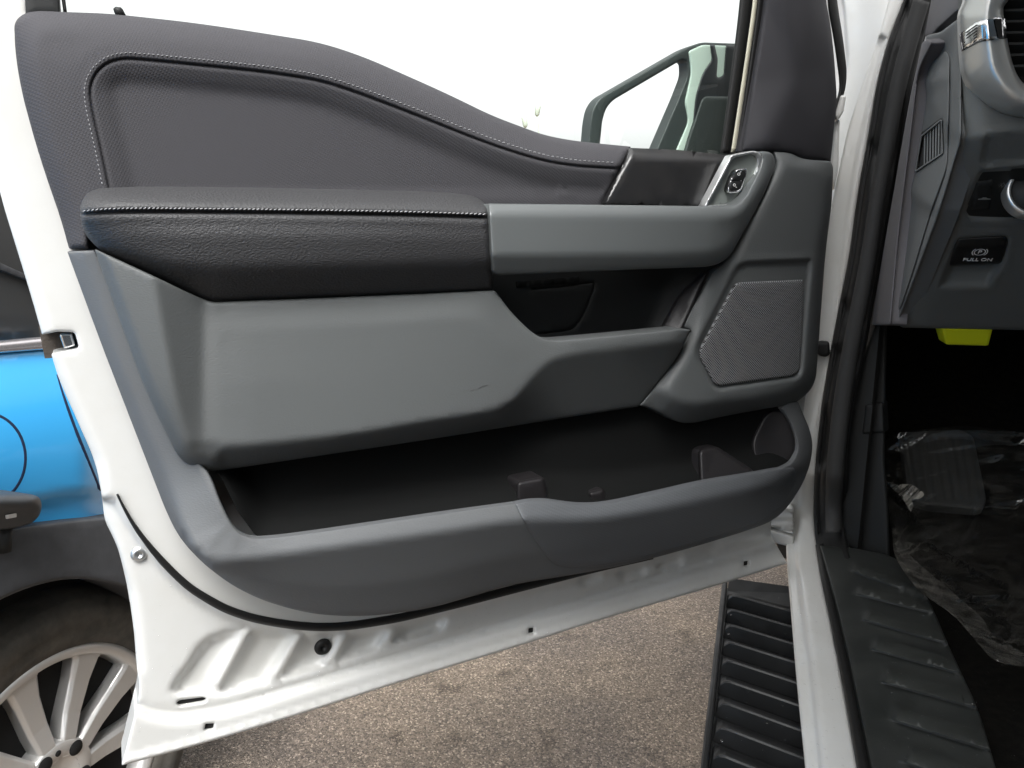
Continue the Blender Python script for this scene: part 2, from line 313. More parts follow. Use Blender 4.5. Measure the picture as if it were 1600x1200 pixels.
def relief(name, outer, pl, wf, m, parent=None, holes=(), spacing=9, bevel=(5, .003), skirt=.02, dips=(), extra=(), holebevel=None, skirtdir=None):
    outer = np.asarray(outer); holes = [np.asarray(h) for h in holes]
    loops = [outer]+holes; pts = [l for l in loops]; edges = []; o = 0
    for l in loops:
        n = len(l); edges += [(o+i, o+(i+1) % n) for i in range(n)]; o += n
    nb = o
    x0, y0 = outer.min(0); x1, y1 = outer.max(0)
    gx, gy = np.meshgrid(np.arange(x0, x1, spacing), np.arange(y0, y1, spacing)); gx = gx+(np.arange(gx.shape[0])[:, None] % 2)*spacing/2
    G = np.stack([gx.ravel(), gy.ravel()], 1)
    def dedge(P):
        d = sdist(P, outer)
        for h in holes: d = np.minimum(d, -sdist(P, h))
        return d
    G = G[dedge(G) > spacing*.55]; br = bevel[0]
    rings = [.1, .25, .45, .7, 1.0] if br > 5 else ([.2, .5, 1.0] if br > 2 else [1.0])
    cl = [np.zeros((0, 2))]
    for l in loops:
        nn = normals2(l)
        for k in rings:
            for sg in (1, -1):
                q = l+nn*sg*k*br; q = q[::(2 if br < 3 else 1)]; dd = dedge(q); cl.append(q[np.abs(dd-k*br) < .12*br+.15])
    for (poly, hw, dep, closed) in dips:
        nn = normals2(poly, closed)
        for k in (-2, -1, -.5, 0, .5, 1, 2): q = poly+nn*k*hw; cl.append(q[dedge(q) > 1])
    for q in extra: q = np.asarray(q); cl.append(q[dedge(q) > 1])
    C = np.concatenate(cl)
    if len(C):                                 # thin out coincident points
        key = np.unique(np.round(C/.8).astype(int), axis=0, return_index=True)[1]; C = C[key]
        near = min(spacing*.45, 3.5)
        keep = np.ones(len(G), bool)
        for i in range(0, len(G), 1500): keep[i:i+1500] = ((G[i:i+1500, None]-C[None])**2).sum(2).min(1) > near**2
        G = G[keep]
    allp = np.concatenate(pts+[C, G])
    r = delaunay_2d_cdt([Vector(p) for p in allp], edges, [], 0, 1e-4)
    V2 = np.array([tuple(v) for v in r[0]]); T = np.array([f for f in r[2] if len(f) == 3])
    c = V2[T].mean(1); ok = inside(c, outer)
    for h in holes: ok &= ~inside(c, h)
    T = T[ok]; used = np.unique(T); mp = -np.ones(len(V2), int); mp[used] = np.arange(len(used)); V2 = V2[used]; T = mp[T]
    de = np.maximum(dedge(V2), 0)
    w = wf(V2) if callable(wf) else np.full(len(V2), float(wf))
    br_, bd = bevel
    if br_ > 0: q = np.clip(de/br_, 0, 1); w = w-bd*(1-np.sqrt(np.clip(1-(1-q)**2, 0, 1)))
    for (poly, hw, dep, closed) in dips: d = segdist(V2, poly, closed); w = w-dep*np.exp(-(d/hw)**2)
    Q = pl(V2, w); uv = pl.uv(Q)
    a, b, c = Q[T[:, 0]], Q[T[:, 1]], Q[T[:, 2]]; nn = np.cross(b-a, c-a); fl = (nn*(CAM-a)).sum(1) < 0; T[fl] = T[fl][:, ::-1]
    faces = [tuple(t) for t in T]
    if skirt:
        cnt = {}
        for t in faces:
            for i in range(3): e = (t[i], t[(i+1) % 3]); cnt[e] = cnt.get(e, 0)+1
        be = [e for e in cnt if (e[1], e[0]) not in cnt]; bv = sorted({i for e in be for i in e}); n0 = len(Q)
        i1 = {v: n0+k for k, v in enumerate(bv)}; i2 = {v: n0+len(bv)+k for k, v in enumerate(bv)}
        dv = -(np.asarray(skirtdir, float) if skirtdir is not None else pl.n*1.0)
        sk = skirt(V2[bv])[:, None] if callable(skirt) else skirt
        Q = np.concatenate([Q, Q[bv], Q[bv]+dv*sk]); uv = np.concatenate([uv, uv[bv], uv[bv]+.01])
        faces += [(i1[b], i1[a], i2[a], i2[b]) for a, b in be]
    return link(name, Q, faces, m, parent, uv=uv)
def ribbon(name, c, width, pl, w0, h, m, parent=None, prof=7, closed=False, back=True):
    """half round strip along a centre line; width in pixels (number or list)"""
    c = np.asarray(c); n = len(c); nn = normals2(c, closed)
    wd_ = np.interp(np.linspace(0, 1, n), np.linspace(0, 1, len(width)), width) if hasattr(width, '__len__') else np.full(n, width)
    ww = w0(c) if callable(w0) else np.full(n, float(w0)); rows = []
    for k in range(prof):
        a = math.pi*k/(prof-1); s = -math.cos(a)*.5; z = math.sin(a)**.7 if 0 < k < prof-1 else 0
        rows.append(pl(c+nn*(wd_*s)[:, None], ww+h*z))
    V = np.concatenate(rows); F = []
    for k in range(prof-1):
        for i in range(n if closed else n-1): j = (i+1) % n; F.append((k*n+i, k*n+j, (k+1)*n+j, (k+1)*n+i))
    if not closed: F.append(tuple(k*n for k in range(prof))); F.append(tuple(k*n+n-1 for k in reversed(range(prof))))
    return link(name, V, F, m, parent, uv=pl.uv(V))
class MB:
    def __init__(s): s.V = []; s.F = []
    def add(s, V, F): o = len(s.V); s.V += [tuple(map(float, v)) for v in V]; s.F += [tuple(o+i for i in f) for f in F]
    def box(s, lo, hi):
        x0, y0, z0 = lo; x1, y1, z1 = hi
        s.add([(x0,y0,z0),(x1,y0,z0),(x1,y1,z0),(x0,y1,z0),(x0,y0,z1),(x1,y0,z1),(x1,y1,z1),(x0,y1,z1)], [(0,3,2,1),(4,5,6,7),(0,1,5,4),(1,2,6,5),(2,3,7,6),(3,0,4,7)])
    def tube(s, P, r, n=10, caps=True):
        P = [np.array(p, float) for p in P]; k = len(P); rr = r if hasattr(r, '__len__') else [r]*k; V = []; up = None
        for i in range(k):
            t = P[min(i+1, k-1)]-P[max(i-1, 0)]; t /= np.linalg.norm(t)
            if up is None: up = np.cross(t, [0, 0, 1.0]) if abs(t[2]) < .9 else np.cross(t, [1.0, 0, 0])
            u = up-t*(up @ t); u /= np.linalg.norm(u); v = np.cross(t, u); up = u
            V += [P[i]+rr[i]*(math.cos(2*math.pi*j/n)*u+math.sin(2*math.pi*j/n)*v) for j in range(n)]
        F = [(i*n+j, i*n+(j+1) % n, (i+1)*n+(j+1) % n, (i+1)*n+j) for i in range(k-1) for j in range(n)]
        if caps: F += [tuple(reversed(range(n))), tuple(range((k-1)*n, k*n))]
        s.add(V, F)
    def lathe(s, prof, c, ax, u, v, n=32):   # prof: (radius, height along ax)
        c = np.array(c); V = [c+ax*h+r*(math.cos(2*math.pi*j/n)*u+math.sin(2*math.pi*j/n)*v) for r, h in prof for j in range(n)]
        F = [(i*n+j, i*n+(j+1) % n, (i+1)*n+(j+1) % n, (i+1)*n+j) for i in range(len(prof)-1) for j in range(n)]; s.add(V, F)
    def drop(s, p, n, r, h=.5):
        n = np.array(n, float); a = np.cross(n, [.3, .5, .8]); a /= np.linalg.norm(a); b = np.cross(n, a); V = []
        for q, z in ((1, 0), (.8, .6), (.4, .92)): V += [np.array(p)+r*q*(math.cos(t)*a+math.sin(t)*b)+n*r*z*h for t in np.linspace(0, 2*math.pi, 8, endpoint=False)]
        V.append(np.array(p)+n*r*h); F = [(i*8+j, i*8+(j+1) % 8, (i+1)*8+(j+1) % 8, (i+1)*8+j) for i in range(2) for j in range(8)]+[(16+j, 16+(j+1) % 8, 24) for j in range(8)]; s.add(V, F)
    def build(s, name, m, parent=None, smooth=True, bev=0):
        o = link(name, s.V, s.F, m, parent, smooth)
        if bev:
            b = o.modifiers.new('Bevel', 'BEVEL'); b.width = bev; b.segments = 2; b.limit_method = 'ANGLE'
        return o
def stitches(curve, pl, w, ln=5.0, gap=2.2, th=.0007, wid=1.3, tilt=0.0):
    mb = MB(); seg = np.linalg.norm(np.diff(curve, axis=0), axis=1); cum = np.concatenate([[0], np.cumsum(seg)]); s = 0
    at = lambda q: np.array([np.interp(q, cum, curve[:, 0]), np.interp(q, cum, curve[:, 1])])
    while s+ln < cum[-1]:
        a, b = at(s), at(s+ln); t = (b-a)/np.linalg.norm(b-a); nn = np.array([-t[1], t[0]]); a = a+nn*tilt; b = b-nn*tilt
        P = [a, a+(b-a)*.2+nn*wid*.5, a+(b-a)*.8+nn*wid*.5, b, a+(b-a)*.8-nn*wid*.5, a+(b-a)*.2-nn*wid*.5]
        ww = w(np.array(P)) if callable(w) else np.full(6, w); mid = [a+(b-a)*.25, a+(b-a)*.75]; wm = w(np.array(mid)) if callable(w) else np.full(2, w)
        V = np.concatenate([pl(P, ww-.0004), pl(mid, wm+th)])
        mb.add(V, [(0, 1, 6), (1, 2, 7, 6), (2, 3, 7), (3, 4, 7), (4, 5, 6, 7), (5, 0, 6)]); s += ln+gap
    return mb
exec_order = None
# ================================================================== setting
g = 60
gnd = link('ground', [(-g, -g, 0), (g, -g, 0), (g, g, 0), (-g, g, 0)], [(0, 1, 2, 3)], 'asphalt', smooth=False, origin=np.zeros(3)); tag(gnd, 'coarse brown grey asphalt of the parking lot', None, None, 'structure')
gnd.scale = (20, 20, 1); gnd.scale = (1, 1, 1)

# ================================================================== the truck
truck = empty('pickup_truck', (.9, 0, 0), 'white pickup truck with its front door wide open, grey cabin trim showing', 'pickup truck')
# ---------------- door shell
sh_out = path([(-75,-420),(40,-420),(42,20),(90,30),(500,90),(700,170),(860,232),(1130,250),(1285,262),(1276,400),(1262,600),(1248,700),(1225,790),(1206,812),(1203,835,20),(1230,880,2),(1120,915,40),(933,970,60),(800,1013,90),(633,1063,90),(467,1117,90),(315,1163,90),(190,1196,2),(210,1116,40),(219,1077,30),(213,1039,30),(210,990,30),(201,927,30),(191,881,20),(182,850,15),(163,812,12),(160,780,30),(150,723,40),(122,660,60),(91,590,60),(80,553,3),(92,551,2),(124,545,7),(117,519,6),(90,518,2),(66,523,2),(45,450,60),(22,375,60),(2,310,60),(-22,200,60),(-48,60,60)], 3, step=6)
seal_c = path([(183,772),(200,806),(221,838),(249,872),(275,899),(299,920),(325,936),(350,950),(385,963),(420,971),(460,977),(500,980),(545,978),(585,972),(625,965),(667,955),(720,942),(800,921),(920,890),(1020,868)], 99, False, 6)
L_low = path([(196,1090),(260,1112),(350,1100),(500,1055),(650,1010),(800,965),(1000,905),(1200,845)], 60, False, 8)
rec = path([(262,1083),(322,996),(372,982),(420,984),(500,993),(600,981),(700,962),(690,985),(612,1008),(513,1040),(423,1066),(340,1086)], 20)
ribs = [((340,1068),(392,974)), ((424,1066),(474,984)), ((516,1036),(548,975)), ((600,1012),(624,968))]
ribs2 = [(960,905,885,.004), (1010,893,.004,0), ]
def shell_w(P):
    below = sdist(P, np.concatenate([seal_c, [(1300,820),(1300,1300),(100,1300),(100,772)]]))
    w = -.012*sm(below, 2, 14)
    d = sdist(P, rec); r = -.014*sm(d, -3, 8)
    for a, b in ribs:
        q = segdist(P, np.array([a, b], float), False); r = np.maximum(r, -.014+.0165*np.exp(-(q/12.)**2)*sm(d, -6, 4))
    w = w+r
    low = sdist(P, np.concatenate([L_low, [(1300,820),(1300,1300),(100,1300),(100,1070)]]))
    w = w+.010*sm(low, 0, 26)-.006*np.exp(-((low-6)/5.)**2)
    # thickened hem at the very bottom
    hem = segdist(P, np.array([(190,1196),(315,1163),(467,1117),(633,1063),(800,1013),(933,970),(1120,915),(1230,880)], float), False)
    w = w+.003*sm(-hem, -11, -8)
    for (a, b, hh) in (((975,897),(1000,890),.005),((1035,882),(1060,874),.005),((912,905),(930,899),.004),((1105,858),(1118,850),.004)):
        q = segdist(P, np.array([a, b], float), False); w = w-1.7*hh*sm(-q, -10, -5)
    # latch side: the outer skin folds back
    ex = segdist(P, np.array([(-48,60),(22,375),(66,523),(91,590),(150,723),(163,812),(201,927),(213,1039)], float), False)
    w = w-.006*np.exp(-(ex/9.)**2)
    return w
slot = path([(275,1098),(280,1094),(318,1089),(323,1092),(320,1096),(280,1103)], 3, step=3)
def sq(x, y, w, h, k=0): return path([(x-w+k,y-h),(x+w+k,y-h-1),(x+w,y+h-1),(x-w,y+h)], 2, step=3)
hl = [slot, sq(326,1136,7,5,2), sq(830,986,4.5,4.5), sq(1166,881,4,4)]
door = relief('door', sh_out, DOOR, shell_w, 'white', truck, holes=hl, spacing=7, bevel=(5, .003), skirt=.04, extra=[l+0 for l in (seal_c, L_low, L_low+[0, 6])]+[rec])
# black sheet close behind each hole, its colour stands in for inner shade
for h in hl:
    c = h.mean(0); Q = DOOR([c+(p-c)*1.25 for p in h], float(shell_w(c[None])[0])-.006); mb = MB(); mb.add(Q, [tuple(range(len(Q)))]); mb.build('hole_shade', 'dark', door, False)
ribbon('rubber_seal', seal_c, [4, 12, 14, 14, 14, 14, 14, 12], DOOR, lambda c: shell_w(c)*0-.004, .010, 'rubber', door)
# latch opening
latch = path([(88,518),(117,519),(125,545),(92,552)], 4, step=3)
mb = MB(); Q = DOOR([(60,510),(135,512),(140,556),(70,560)], -.038); mb.add(Q, [(0,1,2,3)]); mb.build('latch_recess', 'recess_brown', door, False)
mb = MB(); Q0 = DOOR([(92,522),(112,521),(118,541),(100,546)], -.012); Q1 = Q0-Dn*.022; mb.add(list(Q0)+list(Q1), [(0,1,2,3),(0,4,5,1),(1,5,6,2),(2,6,7,3),(3,7,4,0)]); mb.build('latch', 'steel', door, False, .002)
# screws and plug
def disc(name, px, py, r, hgt, m, hole=None, hm=None, w=None):
    w = float(shell_w(np.array([[px, py]], float))[0]) if w is None else w
    c = DOOR([(px, py)], w-.001)[0]; mb = MB(); u = Dd; v = np.array([0, 0, 1.0])
    mb.lathe([(r*1.0, 0), (r*1.0, hgt*.4), (r*.85, hgt*.8), (r*.6, hgt), (r*.32, hgt), (r*.30, hgt*.3), (0.0001, hgt*.3)], c, Dn, u, v, 28); return mb.build(name, m, door)
disc('screw', 217, 864, .0085, .006, 'silver'); disc('plug', 504, 1010, .0105, .005, 'rubber', w=-.018)
# ---------------- upper trim
up_out = path([(22,34,14),(38,20,14),(60,17,10),(110,19),(170,21,30),(300,35,80),(400,50,99),(500,66,99),(567,88,99),(633,117,99),(700,147,99),(767,180,99),(817,199,99),(850,211,99),(890,219,60),(933,224,60),(986,229,2),(944,319,2),(940,345,2),(140,345,2),(140,390,3),(108,389,3),(96,345,60),(60,240,60),(34,145,60),(24,85,30)], 4, step=5)
groove = path([(172,300),(157,227),(144,170),(140,140),(147,117),(166,98),(193,91),(233,94),(333,104),(420,113),(500,126),(550,142),(633,173),(717,207),(783,232),(850,252),(900,260),(970,264)], 60, False, 5)
gpoly = np.concatenate([groove, [(985,400),(172,400)]])
upF = Rails([[(108,400,.022),(96,345,.022),(60,240,.020),(34,145,.020),(22,85,.020),(20,45,.020),(36,20,.020),(60,14,.020),(170,17,.022),(300,31,.022),(400,46,.022),(500,62,.022),(567,84,.022),(633,113,.022),(700,143,.022),(767,177,.022),(817,197,.022),(850,208,.022),(890,216,.022),(995,225,.022)],
 [(128,400,.040),(120,345,.040),(86,240,.040),(62,145,.040),(52,85,.038),(62,52,.036),(90,42,.036),(170,42,.038),(300,57,.040),(400,72,.040),(500,88,.040),(567,110,.040),(633,140,.040),(700,172,.040),(767,205,.040),(817,225,.040),(850,235,.040),(890,242,.040),(995,248,.040)],
 [(152,400,.045),(145,300,.045),(125,200,.045),(118,130,.045),(135,90,.045),(175,72,.045),(300,84,.046),(400,96,.046),(500,112,.046),(567,134,.046),(633,163,.046),(700,195,.045),(767,224,.045),(850,248,.044),(995,262,.042)],
 [(200,400,.045),(200,200,.045),(300,150,.045),(500,170,.045),(700,250,.045),(850,300,.043),(980,310,.041)],[(300,400,.045),(980,400,.041)]], 12)
def up_w(P):
    s = sdist(P, gpoly); s = np.where((P[:, 1] > 300) & (P[:, 0] > 176), 30, s)
    w = upF(P)+.0010*np.exp(-((s+7)/5.)**2)-.0022*sm(s, 0, 3)
    w = w+.0015*np.exp(-((s-6)/5.)**2)-.0055*sm(s, 12, 44)
    return w
offs = [groove+normals2(groove, False)*k for k in (-14, -9, -5, 5, 9, 14, 20, 28, 36, 44)]
relief('upper_trim', up_out, DOOR, up_w, 'fabric', door, spacing=10, bevel=(10, .012), skirt=.03, dips=[(groove, 1.6, .0035, False)], extra=offs)
nn = normals2(groove, False); st = groove-nn*9.5
if sdist(st[40:41], gpoly)[0] > 0: st = groove+nn*9.5
stitches(st[3:-1], DOOR, lambda P: up_w(P)+.0002, 4.6, 2.6, .0007, 1.4, .5).build('upper_stitching', 'stitch', door)
# ---------------- armrest
ar_out = path([(125,322,10),(133,303,12),(152,294,20),(230,291,40),(400,293,60),(560,296,60),(700,300,40),(745,307,14),(762,322,5),(766,380),(771,455,2),(600,462,60),(400,470,60),(331,474,18),(297,459,40),(245,434,60),(190,410,60),(152,388,30),(132,365,30),(126,345,10)], 4, step=5)
arF = Rails([[(112,326,.058),(120,306,.056),(136,294,.052),(160,287,.050),(230,285,.050),(400,287,.050),(560,290,.050),(700,294,.050),(775,312,.050)],
 [(116,330,.074),(140,318,.090),(180,312,.098),(260,311,.102),(400,313,.104),(600,316,.104),(775,326,.102)],
 [(116,345,.072),(150,352,.090),(200,360,.102),(280,364,.110),(400,364,.114),(600,366,.114),(775,368,.110)],
 [(128,368,.068),(170,386,.086),(220,402,.096),(290,416,.104),(400,418,.109),(600,414,.109),(775,408,.106)],
 [(140,390,.058),(190,416,.062),(245,442,.066),(297,468,.068),(331,482,.069),(400,478,.072),(600,470,.074),(778,462,.074)]], 14)
seam = path([(122,336),(135,334),(165,331),(230,330),(333,331),(500,333),(660,336),(770,340)], 40, False, 5)
def ar_w(P):
    s = P[:, 1]-np.interp(P[:, 0], seam[:, 0], seam[:, 1]); return arF(P)-.0022*sm(s, -1, 2)+.003*np.exp(-((s+8)/6)**2)+.0025*np.exp(-((s-9)/7)**2)
relief('armrest', ar_out, DOOR, ar_w, 'leather', door, spacing=8, bevel=(9, .012), skirt=.05, dips=[(seam, 2.0, .004, False)], extra=[seam-[0, 10], seam-[0, 6], seam+[0, 6], seam+[0, 10], seam+[0, 15]])
stitches(seam[2:-1]-[0, 4.6], DOOR, lambda P: ar_w(P)+.0004, 5.2, 1.6, .0012, 2.2, .9).build('armrest_stitching', 'stitch', door)
# ---------------- pull handle bridge in satin grey
pt_out = path([(763,318,2),(940,320,40),(1100,322,20),(1146,322,10),(1163,308,8),(1187,262,14),(1190,246,5),(1178,237,2),(1196,236,8),(1208,240,8),(1212,256,10),(1200,290,20),(1184,322,20),(1162,362,20),(1142,398,14),(1127,411,10),(1105,417,20),(940,423,60),(778,430,6),(769,424,4)], 3, step=4)
ptF = Rails([[(763,314,.092),(940,316,.090),(1100,319,.084),(1140,320,.079),(1158,308,.074),(1182,262,.062),(1186,232,.056)],
 [(763,334,.106),(940,336,.101),(1100,338,.094),(1146,336,.088),(1168,318,.081),(1193,268,.066),(1198,232,.058)],
 [(763,398,.108),(940,397,.102),(1108,393,.092),(1134,382,.085),(1172,322,.074),(1203,266,.062),(1206,234,.056)],
 [(763,434,.094),(940,428,.090),(1108,422,.080),(1132,414,.074),(1166,366,.067),(1202,294,.057),(1218,252,.050)]], 4)
relief('pull_handle', pt_out, DOOR, ptF, 'satin', door, spacing=7, bevel=(4, .004), skirt=.035)
ac_out = path([(985,231),(1060,234,20),(1141,243,2),(1099,322,2),(946,319,2)], 2, step=5)
acF = Field([(985,231,.030),(1141,243,.030),(985,243,.041),(1138,252,.041),(946,319,.046),(1099,322,.046)], (), 5)
relief('accent_panel', ac_out, DOOR, acF, 'accent', door, spacing=8, bevel=(2, .0015), skirt=.02)
ribbon('chrome_strip', path([(1138,244),(1139,250),(1131,265),(1100,320)], 4, False, 4), [2.5, 3, 2.4, 2.4, 2.4], DOOR, .049, .001, 'chrome', door)
bz_out = path([(1143,242,2),(1177,235,10),(1189,239,8),(1193,250,8),(1188,268,12),(1168,306,14),(1156,318,12),(1144,323,6),(1100,323,2)], 3, step=3)
pl_in = path([(1145,247,4),(1174,240,8),(1182,245,8),(1184,258,10),(1178,275,10),(1160,306,12),(1148,318,10),(1105,321,2)], 3, step=3)
relief('switch_bezel', bz_out, DOOR, .060, 'silver', door, holes=[pl_in], spacing=4, bevel=(2.5, .0025), skirt=.012)
plF = Field([(1143,240,.053),(1190,240,.058),(1190,260,.056),(1150,320,.056),(1105,321,.046),(1125,280,.046),(1150,260,.052)], (), 6)
relief('switch_plate', path([(1143,244,4),(1175,238,8),(1185,243,8),(1187,258,10),(1180,277,10),(1162,308,12),(1150,321,10),(1102,322,2)], 3, step=3), DOOR, plF, mat('sky_reflection_grey', (.33, .36, .34), .3, .5, coat=.5), door, spacing=5, bevel=(1, .0005), skirt=.01)  # pale colour stands in for sky reflected in the dark gloss plate
sw_o = path([(1150,264,4),(1166,262,3),(1165,272,4),(1157,296,4),(1152,300,4),(1137,301,4),(1136,294,4),(1144,272,4)], 3, step=2.5)
relief('switch_well', sw_o, DOOR, .0575, 'gloss', door, spacing=5, bevel=(1, .0008), skirt=.006)
sc = sw_o.mean(0)+[1.2, 1]; s2 = (sw_o-sw_o.mean(0))*1.0+sc; s3 = (sw_o-sw_o.mean(0))*.84+sc
relief('switch_ring', s2, DOOR, .0608, 'chrome', door, holes=[s3], spacing=5, bevel=(1.2, .0012), skirt=.003)
for k, nm in ((0, 'unlock_button'), (1, 'lock_button')):
    yc = sc[1]; s4 = (sw_o-sw_o.mean(0))*.80+sc; part = s4[(s4[:, 1] < yc-.6) if k == 0 else (s4[:, 1] > yc+.6)]
    relief(nm, part, DOOR, .0602, 'black', door, spacing=5, bevel=(1.2, .0008), skirt=.003)
mb = MB()
for cx_, cy_, s_ in ((1154.5,272,1), (1147.5,289,-1)):
    for i in range(10):
        a0, a1 = 2*math.pi*i/10, 2*math.pi*(i+1)/10
        V = DOOR([(cx_+2.4*math.cos(a0), cy_+2.4*math.sin(a0)), (cx_+2.4*math.cos(a1), cy_+2.4*math.sin(a1)), (cx_+1.3*math.cos(a1), cy_+1.3*math.sin(a1)), (cx_+1.3*math.cos(a0), cy_+1.3*math.sin(a0))], .0607); mb.add(V, [(0,1,2,3)])
    V = DOOR([(cx_+1.5, cy_-3.4*s_), (cx_+3.8, cy_-4.4*s_), (cx_+4.0, cy_-3.4*s_), (cx_+1.8, cy_-2.4*s_)], .0607); mb.add(V, [(0,1,2,3)])
mb.build('lock_symbols', 'wprint', door, False)
# ---------------- lower trim frame with the map pocket opening
lt_out = path([(105,393,2),(148,391,3),(160,410,60),(180,460,60),(230,580,60),(280,690,60),(325,737,3),(333,752,30),(343,780,30),(356,808,20),(368,827,18),(384,838,14),(404,841,14),(440,838,40),(500,830,60),(600,815,60),(700,800,60),(803,786,40),(827,782,20),(855,781,20),(880,785,20),(905,788,20),(933,788,20),(967,783,30),(1033,768,60),(1100,752,60),(1170,741,60),(1217,733,20),(1237,723,14),(1245,708,12),(1245,690,30),(1238,667,30),(1228,648,20),(1219,637,2),(1230,629,3),(1247,627,3),(1254,645,30),(1265,670,40),(1270,693,30),(1267,722,40),(1256,753,50),(1232,792,40),(1206,815,30),(1167,829,50),(1100,850,80),(1000,878,99),(910,896,99),(800,913,99),(733,933,80),(667,952,80),(587,962,80),(533,963,80),(480,958,80),(420,942,80),(367,918,70),(315,879,70),(280,840,70),(260,800,60),(241,751,70),(203,653,99),(157,534,99),(126,450,60)], 4, step=5)
hole_edge = path([(150,391),(160,410),(180,460),(230,580),(280,690),(325,737),(333,752),(343,780),(356,808),(368,827),(384,838),(404,841),(440,838),(500,830),(600,815),(700,800),(803,786),(827,782),(855,781),(880,785),(905,788),(933,788),(967,783),(1033,768),(1100,752),(1170,741),(1217,733),(1237,723),(1245,708),(1245,690),(1238,667),(1228,648),(1219,637)], 20, False, 5)
ltF = Rails([[(105,388,.030),(126,450,.030),(157,534,.030),(203,653,.030),(241,751,.034),(260,800,.038),(280,840,.044),(315,880,.052),(367,920,.058),(420,945,.061),(480,961,.063),(533,967,.064),(587,966,.065),(667,956,.066),(733,937,.067),(800,917,.068),(910,900,.069),(1000,882,.069),(1100,854,.067),(1167,833,.062),(1210,818,.058),(1238,794,.052),(1262,753,.042),(1274,715,.034),(1270,665,.028),(1252,624,.028)],
 [(128,388,.044),(150,450,.045),(185,560,.047),(228,670,.050),(262,750,.058),(282,815,.076),(298,852,.090),(318,872,.098),(345,877,.103),(385,873,.107),(533,852,.116),(700,828,.119),(800,813,.120),(880,812,.119),(940,808,.118),(1020,796,.114),(1100,780,.109),(1190,759,.097),(1240,740,.075),(1256,700,.056),(1252,655,.046),(1238,625,.042)],
 [(150,388,.050),(180,460,.052),(230,580,.056),(280,690,.066),(322,737,.080),(341,780,.090),(366,829,.098),(404,845,.101),(500,834,.105),(600,818,.107),(803,790,.109),(855,785,.109),(905,791,.109),(967,786,.107),(1100,756,.099),(1217,736,.085),(1247,708,.062),(1240,667,.050),(1219,633,.044)],
 [(330,890,.088),(400,905,.088),(480,915,.090),(560,915,.092),(667,900,.094),(800,868,.097),(910,855,.096),(1000,840,.094),(1100,816,.090),(1170,795,.081),(1215,775,.069),(1245,740,.055)]], 4)
relief('lower_trim', lt_out, DOOR, ltF, 'lowgrey', door, spacing=8, bevel=(4, .004), skirt=lambda P: np.where(segdist(P, hole_edge, False) < 3, .006, .045))
pc_out = path([(804,787,2),(827,782,20),(855,781,20),(880,785,20),(905,788,20),(933,788,20),(967,783,30),(1033,768,60),(1100,752,60),(1170,741,60),(1214,733,4),(1240,730,4),(1246,745,20),(1232,780,30),(1206,808,20),(1167,825,50),(1100,845,80),(1000,874,99),(930,887,40),(880,887,30),(860,878,16),(840,850,20),(815,810,20)], 3, step=5)
relief('pocket_cover', pc_out, DOOR, lambda P: ltF(P)+.0022, 'cover', door, spacing=8, bevel=(3, .003), skirt=.008)
# pocket cavity : back wall, floor, ends and dividers
pk_out = path([(300,690),(345,745),(372,800),(400,838),(500,830),(803,786),(960,785),(1217,735),(1250,715),(1246,680),(1232,640),(1205,600),(1050,600),(800,640)], 6)
back_F = Rails([[(280,600,.02),(800,600,.02),(1260,580,.02)],[(300,690,.05),(345,745,.072),(372,800,.085),(400,845,.090),(500,836,.092),(803,792,.09),(960,791,.09),(1217,741,.07),(1256,715,.056),(1250,680,.045),(1236,635,.035)],
 [(340,680,.022),(390,745,.026),(420,790,.034),(500,790,.034),(803,748,.034),(960,745,.034),(1170,700,.03),(1205,670,.026)]], 16)
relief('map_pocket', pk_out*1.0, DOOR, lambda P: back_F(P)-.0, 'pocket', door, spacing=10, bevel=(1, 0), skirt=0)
def blob(name, poly, wtop, m, dep=.03, bev=7):
    return relief(name, path(poly, 8, step=3), DOOR, wtop, m, door, spacing=6, bevel=(bev, .014), skirt=dep)
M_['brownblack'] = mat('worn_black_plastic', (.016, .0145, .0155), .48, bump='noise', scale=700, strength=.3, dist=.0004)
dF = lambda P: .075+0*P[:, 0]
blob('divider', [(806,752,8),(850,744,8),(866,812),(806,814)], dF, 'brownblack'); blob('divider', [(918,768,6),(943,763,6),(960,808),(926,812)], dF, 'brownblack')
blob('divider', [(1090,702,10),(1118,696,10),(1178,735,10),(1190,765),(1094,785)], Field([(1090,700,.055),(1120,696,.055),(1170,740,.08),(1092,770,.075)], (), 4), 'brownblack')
blob('cup_holder', [(1172,690,12),(1196,640,20),(1224,640,10),(1240,668,20),(1247,700,14),(1238,726,10),(1180,742,6)], Field([(1172,690,.035),(1196,640,.03),(1230,640,.042),(1245,700,.058),(1240,726,.06),(1180,742,.05),(1205,690,.04)], (), 10), 'brownblack')
